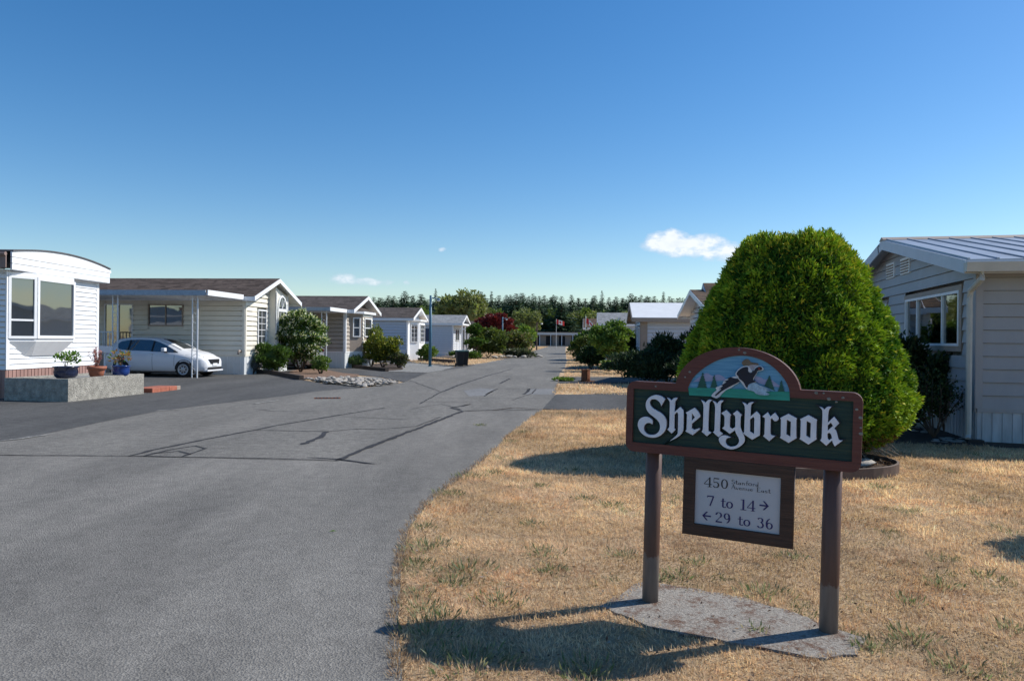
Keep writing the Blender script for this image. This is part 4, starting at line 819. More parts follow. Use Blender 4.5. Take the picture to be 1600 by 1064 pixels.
# ---- right: white home with low hip front (nearest beyond the golden conifer)
hr, sr_, fr_ = home('mobile_home', 'white home with mossy shingles and two small gables, beside the golden conifer', 7.0, 25.0, .1, 1, 6.5, 12, .5, 2.72, 3.45, 'bluegrey', 'skirt_white', 'shingle_moss', ohf=.5, ohe=.45, cuts_side=[(.5, 1.2, 1.4, 2.3)], cuts_front=[(1.6, 3.6, 1.4, 2.3)])
window(sr_, hr, .5, 1.2, 1.4, 2.3, (1,), (1,), .06)
window(fr_, hr, 1.6, 3.6, 1.4, 2.3, (1, 1), (1,), .06)
mb = MB(); mb.prism([(.3, 2.0, 2.9), (.3, 3.3, 3.62), (.3, 4.6, 2.9)], (5, 0, 0)); mb.build('dormer', 'bluegrey', hr)
for a, b in (((.0, 1.85, 2.86), (.0, 3.3, 3.70)), ((.0, 4.75, 2.86), (.0, 3.3, 3.70))):
    MB().prism([a, b, (b[0], b[1], b[2]+.08), (a[0], a[1], a[2]+.08)], (5.6, 0, 0)).build('dormer_roof', 'shingle_moss', hr)
    MB().prism([(-.02, a[1], a[2]-.1), (-.02, b[1], b[2]-.1), (-.02, b[1], b[2]+.06), (-.02, a[1], a[2]+.06)], (.03, 0, 0)).build('barge_board', 'bluegrey', hr)
# second wing nearer, its gable hidden behind the conifer
hq, sq_, fq_ = home('mobile_home', 'white gable end with a brown soffit showing just left of the golden conifer', 7.9, 21.2, .1, 1, 3.4, 9, .5, 2.6, 3.3, 'bluegrey', 'skirt_white', 'shingle_dark', fascia='white_trim', ohf=.55, ohe=.4)
# ---- right: home with bright white metal roof
hw, sw_, fw_ = home('mobile_home', 'pale home with a bright white metal roof behind the junipers on the right', 6.95, 39.6, .1, 1, 4.6, 12, .4, 2.85, 3.65, 'palegrey', 'skirt_white', 'metal_white', fascia='tan', ohf=.5, ohe=.35, trimmat='tan', fw=.22, cuts_front=[(.6, 2.0, 1.2, 2.3), (2.6, 4.0, 1.2, 2.3)])
cutf = MB(); 
window(fw_, hw, .6, 2.0, 1.2, 2.3, (1, 1), (1,), .06); window(fw_, hw, 2.6, 4.0, 1.2, 2.3, (1, 1), (1,), .06)
mb = MB(); sw_.box(mb, 0, .32, .4, 2.7, .01, .06); mb.build('corner_trim', 'tan', hw)
mb = MB(); mb.tube([(3.1, -.06, .3), (3.1, -.06, 2.6)], .05, 6); mb.build('downspout', 'tan', hw)
# porch with dark openings in front of it
pc = MB(); pc.box(-1.2, 0, .3, 4.2, 0, .6); pc.build('porch_deck', 'white_trim', hw)
pc = MB()
for z in (1.5, 2.35): pc.box(-1.2, -1.12, .3, 4.2, z, z+.12)
for y in (.3, 1.6, 2.9, 4.1): pc.box(-1.2, -1.1, y, y+.1, .6, 2.8)
pc.build('porch_frame', 'white_trim', hw)
home('mobile_home', 'small grey-roofed home glimpsed left of the white metal roof', 7.0, 56, .1, 1, 4.5, 10, .5, 2.9, 3.7, 'bluegrey', 'skirt_white', 'shingle_grey', ohf=.5, ohe=.3)
home('mobile_home', 'brown-roofed home far behind the small maple on the right', 8.6, 84, .1, 1, 5, 10, .5, 3.1, 4.1, 'taupe', 'skirt_white', 'shingle_moss', ohf=.5, ohe=.3)

# ---- long low building closing the street
fb = empty('long_building', 'long low white building with a flat roof closing the far end of the road', 'building', (4.5, 208, 0), 0)
MB().box(0, 26, 0, 9, 0, 3.2).build('wall', 'tan', fb); MB().box(-.6, 26.6, -1.2, 9.6, 3.9, 4.1).build('roof', 'shingle_dark', fb)
MB().box(-.4, 26.4, -.9, 9.4, 3.2, 3.9).build('fascia', 'white_trim', fb)
for k in range(7):
    o = MB().box(1.5+k*3.6, 3.3+k*3.6, -.05, .02, .3, 2.9).build('door', 'dark', fb)
for k in range(9): MB().tube([(.2+k*3.1, -.7, 0), (.2+k*3.1, -.7, 3.2)], .12, 6).build('post', 'white_trim', fb)
# ================================================================== THE SIGN
SGA = R(26.6)
sign = empty('entrance_sign', 'weathered brown and green entrance sign on two posts, leaning slightly, in the front lawn', 'sign', (.79, 4.20, 0), -SGA, tilt=0)
sign.rotation_euler = (Matrix.Rotation(-SGA, 3, 'Z') @ Matrix.Rotation(.0175, 3, 'Y')).to_euler()
def dense(pts, n=5):
    """catmull-rom between corner points (flag 1); straight where both ends are corners"""
    m = len(pts); out = []
    for i in range(m):
        p0, p1, p2, p3 = pts[i-1], pts[i], pts[(i+1) % m], pts[(i+2) % m]
        out.append((p1[0], p1[1]))
        if p1[2] and p2[2]: continue
        if p1[2]: p0 = (2*p1[0]-p2[0], 2*p1[1]-p2[1])
        if p2[2]: p3 = (2*p2[0]-p1[0], 2*p2[1]-p1[1])
        for k in range(1, n):
            t = k/n; f = lambda a, b, c, d: .5*(2*b+(-a+c)*t+(2*a-5*b+4*c-d)*t*t+(-a+3*b-3*c+d)*t**3)
            out.append((f(p0[0], p1[0], p2[0], p3[0]), f(p0[1], p1[1], p2[1], p3[1])))
    return out
def flat(name, loops, yfront, th, mat, parent, offset=0, bev=0, label=None, n=5):
    """closed outlines (with holes) filled and given thickness; front face at local y = yfront"""
    if not offset and not bev:
        from mathutils.geometry import tessellate_polygon
        LL = [dense(lp, n) if len(lp[0]) == 3 else list(lp) for lp in loops]
        LL = [[p for i, p in enumerate(lp) if math.hypot(p[0]-lp[i-1][0], p[1]-lp[i-1][1]) > 1e-6] for lp in LL]
        flatp = [p for lp in LL for p in lp]; tris = tessellate_polygon([[Vector((p[0], p[1], 0)) for p in lp] for lp in LL]); k = len(flatp); mb = MB()
        mb.v = [(p[0], yfront, p[1]) for p in flatp]+[(p[0], yfront+th, p[1]) for p in flatp]
        mb.f = [tuple(t) for t in tris]+[(c+k, b+k, a+k) for a, b, c in tris]; base = 0
        for lp in LL:
            m = len(lp); mb.f += [(base+i, base+(i+1) % m, base+(i+1) % m+k, base+i+k) for i in range(m)]; base += m
        o = fixn(mb.build(name, mat, parent)); return tag(o, label)
    cu = bpy.data.curves.new(name, 'CURVE'); cu.dimensions = '2D'; cu.fill_mode = 'BOTH'; cu.extrude = th/2-bev; cu.bevel_depth = bev; cu.bevel_resolution = 1; cu.offset = offset
    for lp in loops:
        L = dense(lp, n) if len(lp[0]) == 3 else lp
        sp = cu.splines.new('POLY'); sp.points.add(len(L)-1); sp.use_cyclic_u = True
        for q, (x, z) in zip(sp.points, L): q.co = (x, z, 0, 1)
    t = bpy.data.objects.new('t', cu); COL.objects.link(t); bpy.context.view_layer.update()
    me = bpy.data.meshes.new_from_object(t.evaluated_get(bpy.context.evaluated_depsgraph_get())); bpy.data.objects.remove(t); bpy.data.curves.remove(cu)
    me.transform(Matrix.Translation((0, yfront+th/2, 0)) @ Matrix(((1, 0, 0, 0), (0, 0, -1, 0), (0, 1, 0, 0), (0, 0, 0, 1))))
    me.materials.clear(); me.materials.append(M[mat]); me.name = name
    bm = bmesh.new(); bm.from_mesh(me); bmesh.ops.remove_doubles(bm, verts=bm.verts, dist=1e-6); bmesh.ops.recalc_face_normals(bm, faces=bm.faces); bm.to_mesh(me); bm.free()
    o = bpy.data.objects.new(name, me); link(o, parent); return tag(o, label)
def rrect(x0, x1, z0, z1, r, n=6):
    out = []
    for cx, cz, a0 in ((x1-r, z1-r, 0), (x0+r, z1-r, 90), (x0+r, z0+r, 180), (x1-r, z0+r, 270)):
        for k in range(n+1): a = R(a0+90*k/n); out.append((cx+r*math.cos(a), cz+r*math.sin(a)))
    return out
YF = -.035      # front plane of the raised lettering
# outer outline with the arch
AC, AZ, ARX, ARZ = .458, 1.243, .327, .240
def outer():
    o = []; x0, x1, z0, z1, r = -.147, 1.077, .872, 1.273, .05
    for cx, cz, a0 in ((x0+r, z0+r, 180), (x1-r, z0+r, 270), (x1-r, z1-r, 0)):
        for k in range(7): a = R(a0+90*k/6); o.append((cx+r*math.cos(a), cz+r*math.sin(a)))
    a1 = math.asin((z1-AZ)/ARZ)
    for k in range(29): a = a1+(math.pi-2*a1)*k/28; o.append((AC+ARX*math.cos(a)+.0*k, AZ+ARZ*math.sin(a)))
    for k in range(7): a = R(90+90*k/6); o.append((x0+r+r*math.cos(a), z1-r+r*math.sin(a)))
    return o
picsky = [(p[0], p[1], p[2]) for p in PIC['sky']]
OUT = outer(); ix0, ix1, iz0, iz1 = -.108, 1.034, .925, 1.230
flat('backboard', [OUT], .002, .03, 'signdark', sign)
pic_out = dense(picsky, 4)
inner = [(ix0, iz0), (ix1, iz0), (ix1, iz1), (.735, iz1)]+sorted([p for p in pic_out if p[1] >= iz1+.001 and not (p[0] < .2085 and p[1] < 1.2465)], key=lambda p: math.atan2(p[1]-iz1, p[0]-.47))+[(.2055, iz1), (ix0, iz1)]
flat('border', [OUT, inner], -.033, .034, 'signbrown', sign)
flat('green_board', [[(ix0-.003, iz0-.003), (ix1+.003, iz0-.003), (ix1+.003, iz1+.003), (ix0-.003, iz1+.003)]], -.018, .018, 'signgreen', sign)
pk = flat('picture_panel', [pic_out], -.026, .02, 'picsky', sign)
flat('painted_hill', [PIC['hill1']], -.028, .003, 'piclilac', pk); flat('painted_hill', [PIC['hill2']], -.028, .003, 'piclilac', pk)
flat('painted_meadow', [PIC['green']], -.029, .0045, 'picgreen', pk, n=3)
def treepoly(t):
    a, b, c = t[0], t[1], t[-1]; n = 6; L = []; Rr = []; rs = random.Random(4)
    for k in range(n+1):
        f = k/n
        for q, P_, s in ((b, Rr, 1), (c, L, -1)):
            x = a[0]+(q[0]-a[0])*f**.8; z = a[1]+(q[1]-a[1])*f; P_.append((x, z)); 
            if 0 < k < n: P_.append((x-s*.006, z+.001))
    return Rr+L[::-1][:-1]
for k in ('t1', 't2', 't3', 't4'): flat('painted_tree', [treepoly(PIC[k] if len(PIC[k]) == 3 else [PIC[k][0], PIC[k][2], PIC[k][-1]])], -.0305, .003, 'pictree', pk)
bmat = {'brown': 'birdbrown', 'pale': 'birdpale', 'white': 'birdwhite', 'dark': 'birddark', 'bluewhite': 'birdblue'}
for i, (nm, mt_, lp) in enumerate(BIRD): flat('bird_'+nm, [lp], -.032-.0016*i, .004, bmat[mt_], pk, n=3)
def xz(u, v):      # crop pixel of the bird to board coordinates
    return None
flat('bird_face', [rrect(.572, .584, 1.3715, 1.3785, .0035, 3)], -.0465, .002, 'birdred', pk)
for nm, lp in LETTERS:
    o = flat('letter', lp[:1] if False else lp, YF-.011, .016, 'letter', sign, bev=.0015)
    o['label'] = 'white blackletter ' + nm
    e = flat('letter_edge', lp, YF+.0035, .014, 'letter_edge', o, offset=.0075)
# shallow routed grooves/knots on the green board are in its material; lichen lumps on the border
rs = random.Random(5)
lich = MB()
for (x, z) in ((.50, 1.455), (.47, 1.47), (.86, 1.262), (.895, 1.262), (.92, 1.235), (.955, 1.222), (.985, 1.245), (.185, 1.31), (.21, 1.34), (1.05, 1.19), (1.068, 1.15), (1.07, 1.10), (1.072, 1.07), (.02, 1.25)):
    r_ = rs.uniform(.006, .012); lich.lathe([(r_, 0), (r_*.8, .004), (.001, .006)], (0, 0, 0), 9)
    n = 27
    for i in range(len(lich.v)-n, len(lich.v)):
        a, b, c = lich.v[i]; lich.v[i] = (x+a*rs.uniform(.8, 1.2), -.032-c*.6, z+b*.8)
fixn(lich.build('lichen', pm('lichen', (.20, .21, .19), .9, .3, 60), sign))
# posts
for x, b in ((0, 0), (.945, -.017)):
    p = MB(); prof = [(.046, -.12+b), (.046, .3), (.045, 1.15)]; p.lathe(prof, (x, .046, 0), 20); p.build('post', 'post', sign, smooth=False)
    for pl_ in sign.children[-1].data.polygons: pl_.use_smooth = abs(pl_.normal.z) < .5
# lower notice board: four mitred frame pieces round a white panel
lx0, lx1, lz0, lz1, fwd = .194, .764, .447, .868, .058
q = [(lx0, lz0), (lx1, lz0), (lx1, lz1), (lx0, lz1)]; qi = [(lx0+fwd, lz0+fwd), (lx1-fwd-.003, lz0+fwd), (lx1-fwd-.003, lz1-fwd), (lx0+fwd, lz1-fwd)]
ctr = ((lx0+lx1)/2, (lz0+lz1)/2)
for i in range(4):
    j = (i+1) % 4; a, b, c, d = q[i], q[j], qi[j], qi[i]
    dx, dz = b[0]-a[0], b[1]-a[1]; L_ = math.hypot(dx, dz); ux, uz = dx/L_*.0008, dz/L_*.0008
    o = flat('frame_piece', [[(a[0]+ux, a[1]+uz), (b[0]-ux, b[1]-uz), (c[0]-ux, c[1]-uz), (d[0]+ux, d[1]+uz)]], -.034, .05, 'signdark', sign, bev=.003)
npn = flat('notice_panel', [[(lx0+fwd-.004, lz0+fwd-.004), (lx1-fwd, lz0+fwd-.004), (lx1-fwd, lz1-fwd+.004), (lx0+fwd-.004, lz1-fwd+.004)]], -.018, .012, 'notice', sign)
GL = {
'4': [('l', .45, .98, .03, .3, .05), ('l', .03, .28, .62, .28, .06), ('l', .44, .98, .44, 0, .14), ('l', .3, .02, .6, .02, .04)],
'5': [('l', .12, .93, .5, .93, .1), ('l', .13, .95, .11, .52, .04), ('a', .27, .3, .2, .27, -150, 125)],
'0': [('a', .28, .48, .2, .45, 0, 360)],
'7': [('l', .05, .92, .55, .92, .1), ('l', .52, .92, .27, .02, .11), ('l', .06, .92, .05, .76, .04)],
't': [('l', .2, .85, .2, .12, .13), ('l', .03, .6, .42, .6, .05), ('a', .31, .15, .11, .12, 180, 330)],
'o': [('a', .28, .31, .2, .28, 0, 360)],
'1': [('l', .3, .98, .3, 0, .15), ('l', .1, .94, .3, .94, .05), ('l', .08, .02, .52, .02, .05)],
'2': [('a', .27, .72, .19, .24, -50, 175), ('l', .42, .6, .06, .06, .06), ('l', .05, .06, .52, .06, .12)],
'9': [('a', .26, .68, .18, .28, 0, 360), ('a', .18, .5, .28, .46, -75, 45)],
'3': [('a', .24, .74, .17, .2, -80, 155), ('a', .25, .28, .2, .26, -155, 85)],
'6': [('a', .28, .3, .19, .27, 0, 360), ('a', .36, .48, .28, .48, 100, 215)],
'S': [('a', .27, .74, .17, .2, 30, 275), ('a', .27, .26, .19, .23, -150, 95)],
'a': [('a', .2, .22, .13, .18, 0, 360), ('l', .37, .42, .37, 0, .1)], 'n': [('l', .1, .48, .1, 0, .1), ('a', .25, .3, .13, .15, 0, 180), ('l', .38, .3, .38, 0, .1)],
'f': [('l', .2, .85, .2, 0, .1), ('a', .31, .82, .1, .13, 50, 180), ('l', .05, .48, .38, .48, .05)], 'r': [('l', .12, .48, .12, 0, .1), ('a', .27, .33, .12, .13, 40, 150)],
'd': [('a', .2, .23, .13, .2, 0, 360), ('l', .37, 1, .37, 0, .1)], 'A': [('l', .3, 1, .05, 0, .05), ('l', .3, 1, .58, 0, .12), ('l', .14, .35, .47, .35, .05)],
'v': [('l', .05, .48, .22, 0, .1), ('l', .4, .48, .22, 0, .05)], 'e': [('a', .22, .24, .15, .21, 30, 330), ('l', .08, .27, .36, .27, .05)],
'u': [('l', .1, .48, .1, .16, .1), ('a', .24, .17, .13, .13, 180, 360), ('l', .38, .48, .38, 0, .1)], 'E': [('l', .15, 1, .15, 0, .13), ('l', .05, .97, .55, .97, .06), ('l', .15, .52, .45, .52, .05), ('l', .05, .03, .58, .03, .06)],
's': [('a', .2, .36, .11, .11, 30, 270), ('a', .2, .13, .12, .11, -140, 90)]}
ADV = {'a': .5, 'n': .5, 'f': .36, 'r': .4, 'd': .5, 'v': .44, 'e': .44, 'u': .5, 's': .38, 't': .42, 'o': .58, 'A': .62, 'S': .52, ' ': .42, '1': .56, 'E': .6}
def glyphs(txt, x0, x1, z, h, mat, bold=1.0, gap=1.0, slope=0.0):
    tot_ = sum(ADV.get(c, .62) for c in txt); sx = (x1-x0)/tot_; x = x0
    mb = MB(); yb, yt = -.018, -.0195
    def seg(A, B, w0, w1):
        d = Vector((B[0]-A[0], B[1]-A[1])); 
        if d.length < 1e-6: return
        n = Vector((-d.y, d.x)).normalized(); e = d.normalized()*.0004
        c = [(A[0]-e.x-n.x*w0/2, A[1]-e.y-n.y*w0/2), (B[0]+e.x-n.x*w1/2, B[1]+e.y-n.y*w1/2), (B[0]+e.x+n.x*w1/2, B[1]+e.y+n.y*w1/2), (A[0]-e.x+n.x*w0/2, A[1]-e.y+n.y*w0/2)]
        mb.add([(p[0], yt, p[1]) for p in c], [(0, 1, 2, 3)])
    for c in txt:
        for st in GL.get(c, ()):
            if st[0] == 'l':
                _, a, b, c1, d, w = st; seg((x+a*sx, z+b*h), (x+c1*sx, z+d*h), w*h*bold, w*h*bold)
            else:
                _, cx, cz, rx, ry, a0, a1 = st; n = 14
                for k in range(n):
                    t0, t1 = R(a0+(a1-a0)*k/n), R(a0+(a1-a0)*(k+1)/n)
                    wf = lambda t: h*bold*(.05+.10*abs(math.cos(t))**1.3)*(.8 if h < .03 else 1)
                    seg((x+(cx+rx*math.cos(t0))*sx, z+(cz+ry*math.sin(t0))*h), (x+(cx+rx*math.cos(t1))*sx, z+(cz+ry*math.sin(t1))*h), wf(t0), wf(t1))
        x += ADV.get(c, .62)*sx
    for i in range(len(mb.f)):     # keep overlapping strokes out of one plane
        q0 = mb.f[i][0]
        for k in range(4): a, b, c = mb.v[q0+k]; mb.v[q0+k] = (a, b-.00002*(i % 40), c)
    return mb
def text(txt, x0, x1, z, h, mat, bold=1.0):
    tot_ = sum(ADV.get(c, .62) for c in txt); sx = (x1-x0)/tot_; x = x0
    for c in txt:
        a = ADV.get(c, .62)*sx
        if c in GL: fixn(glyphs(c, x, x+a, z, h, mat, bold).build('printed_character', mat, npn, label='printed ' + c))
        x += a
text('450', .300, .436, .7155, .054, 'blackprint', 1.0); text('Stanford', .446, .590, .7465, .0245, 'blackprint', 1.12); text('Avenue East', .446, .651, .7185, .0245, 'blackprint', 1.12)
text('7 to 14', .318, .575, .6125, .058, 'navyprint', 1.05); text('29 to 36', .366, .672, .529, .056, 'navyprint', 1.05)
def arrow(x0, x1, z, hh, name='arrow'):
    mb = MB(); s = 1 if x1 > x0 else -1; y = -.0196
    mb.add([(x0, y, z-.004), (x1-s*.008, y, z-.004), (x1-s*.008, y, z+.004), (x0, y, z+.004)], [(0, 1, 2, 3)])
    for q in (1, -1):
        a = (x1-s*.026, z+q*hh); b = (x1, z); w = .0055
        mb.add([(a[0]-s*w, y-.0003*q, a[1]), (a[0]+s*w*.6, y-.0003*q, a[1]), (b[0], y-.0003*q, b[1]), (b[0]-s*w*2, y-.0003*q, b[1])], [(0, 1, 2, 3)])
    return fixn(mb.build(name, 'navyprint', npn))
arrow(.595, .643, .6500, .024); arrow(.344, .296, .5560, .024)

# concrete pad under the sign
pad = GS((935, 950), (1000, 912), (1090, 922), (1180, 942), (1260, 966), (1320, 990), (1352, 1000), (1340, 1026), (1290, 1032), (1210, 1018), (1150, 1008), (1090, 998), (1000, 975))
def padmat():
    m, nt, b = newmat('mossy_concrete'); b.inputs['Roughness'].default_value = .95
    tc = N(nt, 'ShaderNodeTexCoord'); n1 = N(nt, 'ShaderNodeTexNoise', Scale=60, Detail=5, Roughness=.8); n2 = N(nt, 'ShaderNodeTexNoise', Scale=7, Detail=8, Roughness=.85); v = N(nt, 'ShaderNodeTexVoronoi', Scale=80)
    for n in (n1, n2, v): nt.links.new(tc.outputs['Object'], n.inputs['Vector'])
    c1 = N(nt, 'ShaderNodeValToRGB'); c1.color_ramp.elements[0].position = .3; c1.color_ramp.elements[1].position = .7; c1.color_ramp.elements[0].color = (.15, .125, .105, 1); c1.color_ramp.elements[1].color = (.56, .51, .44, 1)
    nt.links.new(n1.outputs[0], c1.inputs[0])
    c2 = N(nt, 'ShaderNodeValToRGB'); c2.color_ramp.elements[0].position = .50; c2.color_ramp.elements[1].position = .60
    nt.links.new(n2.outputs[0], c2.inputs[0])
    mx = N(nt, 'ShaderNodeMixRGB'); mx.inputs[2].default_value = (.17, .09, .055, 1); nt.links.new(c2.outputs[0], mx.inputs[0]); nt.links.new(c1.outputs[0], mx.inputs[1]); nt.links.new(mx.outputs[0], b.inputs['Base Color'])
    bp = N(nt, 'ShaderNodeBump', Strength=1, Distance=.02); nt.links.new(n1.outputs[0], bp.inputs['Height']); nt.links.new(bp.outputs[0], b.inputs['Normal'])
    return m
M['pad'] = padmat()
po = sheet('concrete_pad', pad, 0.0, 'pad', None, None, .012, .025, 'rough mossy concrete footing slab under the two sign posts', 'concrete pad', .06)

# ================================================================== THE PLANTER BOX WITH POTS
pb = empty('planter_box', 'low rough concrete planter box full of pale gravel in front of the white home', 'planter', (-10.0, 16.6, 0), -.148)
MB().box(-1.62, 0, 0, .16, 0, .53).build('end_wall', 'concrete', pb); MB().box(-.16, 0, .163, 2.66, 0, .535).build('side_wall', 'concrete', pb)
MB().box(-1.62, -1.46, .163, 2.5, 0, .53).build('side_wall', 'concrete', pb); MB().box(-1.62, -.163, 2.5, 2.66, 0, .53).build('end_wall', 'concrete', pb)
MB().box(-1.46, -.16, .16, 2.5, .3, .49).build('gravel_fill', 'gravel', pb)
def potplant(name, label, x, y, z, r, h, mat, squat, plant):
    p = empty(name, label, 'potted plant', (x, y, z)); mb = MB()
    if squat: prof = [(r*.6, 0), (r*.9, h*.25), (r, h*.55), (r*.93, h*.86), (r*1.06, h*.94), (r*1.06, h), (r*.9, h), (r*.85, h*.8), (.01, h*.8)]
    else: prof = [(r*.62, 0), (r*.85, h*.72), (r*.85, h*.74), (r*1.0, h*.76), (r*1.03, h), (r*.88, h), (r*.84, h*.8), (.01, h*.8)]
    mb.lathe(prof, seg=28); mb.build('pot', mat, p, smooth=True)
    rng = np.random.default_rng(int(abs(x*100))); kind, n, hh, pal, ls, lwf = plant
    if kind == 'spike':
        V = []; P = []; D = []
        for k in range(16):
            a = rng.uniform(0, 6.28); tl = rng.uniform(.02, .10); H = hh*rng.uniform(.55, 1)
            for j in range(n//16):
                t = rng.random(); P.append((tl*math.cos(a)*t*2, tl*math.sin(a)*t*2, h*.8+H*t)); D.append(rng.normal(0, 1, 3)+np.array([0, 0, .6]))
        V, Fc = rhombs(rng, np.array(P), np.array(D), ls, ls*lwf); c = mixcols(rng, len(P), pal)
        npmesh('foliage', V, Fc, c, 'leaf', p)
    else:
        V, Fc, c = blob(rng, n, r*1.25, r*1.25, hh, 9, .42, ls, lwf, pal, .2, z0=0); V[:, 2] += h*.86; npmesh('foliage', V, Fc, c, 'leaf', p)
    st = MB()
    for k in range(5): a = k*1.3; st.tube([(0, 0, h*.75), (r*.4*math.cos(a), r*.4*math.sin(a), h+hh*.6)], .006, 5)
    st.build('stem', 'bark', p); return p
gz = .49
potplant('potted_plant', 'navy glazed bowl pot with a leafy green plant, left on the planter', -10.45, 17.25, gz, .26, .30, 'pot_navy', True, ('blob', 190, .44, [(.10, .22, .03), (.25, .38, .06), (.05, .12, .02)], .075, .6))
potplant('potted_plant', 'terracotta pot with a spiky pink plant, middle of the planter', -10.15, 18.0, gz-.03, .215, .31, 'pot_terra', False, ('spike', 420, .55, [(.40, .16, .18), (.30, .10, .12), (.45, .28, .24)], .06, .35))
potplant('potted_plant', 'bright blue glazed pot with a sparse orange and green plant, right on the planter', -9.85, 18.55, gz, .21, .28, 'pot_blue', True, ('blob', 190, .50, [(.10, .20, .04), (.40, .28, .12), (.42, .14, .06)], .07, .55))
# red pavers lying by the planter
rp = empty('paver_step', 'low step of red pavers behind the concrete planter', 'step', (-9.75, 19.6, 0), -.1)
for k in range(3): bevel(MB().box(-.35, .2, k*.40, k*.40+.39, 0, .13).build('brick', 'brickred', rp), .01, 1)
for k in range(2): bevel(MB().box(.02+k*.09, .09+k*.09, 1.22, 1.40, 0, .12).build('brick', 'tan' if k else 'timber', rp), .008, 1)

# ================================================================== CARS
def lerpk(keys, x):
    xs = [k[0] for k in keys]; return float(np.interp(x, xs, [k[1] for k in keys]))
HATCH = dict(L=3.97, ztop=[(0, .56), (.05, .80), (.15, 1.10), (.30, 1.32), (.48, 1.435), (.85, 1.48), (1.35, 1.485), (1.85, 1.465), (2.25, 1.39), (2.6, 1.25), (2.95, 1.08), (3.15, 1.005), (3.45, .945), (3.7, .855), (3.86, .74), (3.94, .62), (3.97, .5)],
    zb=[(0, .92), (.4, .99), (1.5, .94), (2.9, .86), (3.97, .7)], wt=[(0, .60), (.3, .60), (.8, .57), (1.8, .57), (2.4, .58), (2.9, .62), (3.4, .62), (3.97, .5)], wf=[(0, .80), (.08, .88), (.3, .97), (.7, 1), (3.2, 1), (3.6, .93), (3.82, .84), (3.92, .72), (3.97, .60)],
    zlo=[(0, .34), (.3, .22), (3.6, .2), (3.97, .3)], wheels=(.72, 3.21), wr=.305,
    side=[(.50, 1.13, 1.22), (.60, 1.04, 1.31), (.9, .995, 1.375), (1.3, .985, 1.395), (1.8, .965, 1.385), (2.15, .95, 1.30), (2.5, .935, 1.15), (2.8, .925, 1.0), (2.93, .92, .935)], ws=(2.12, 2.98), rw=(.13, .46))
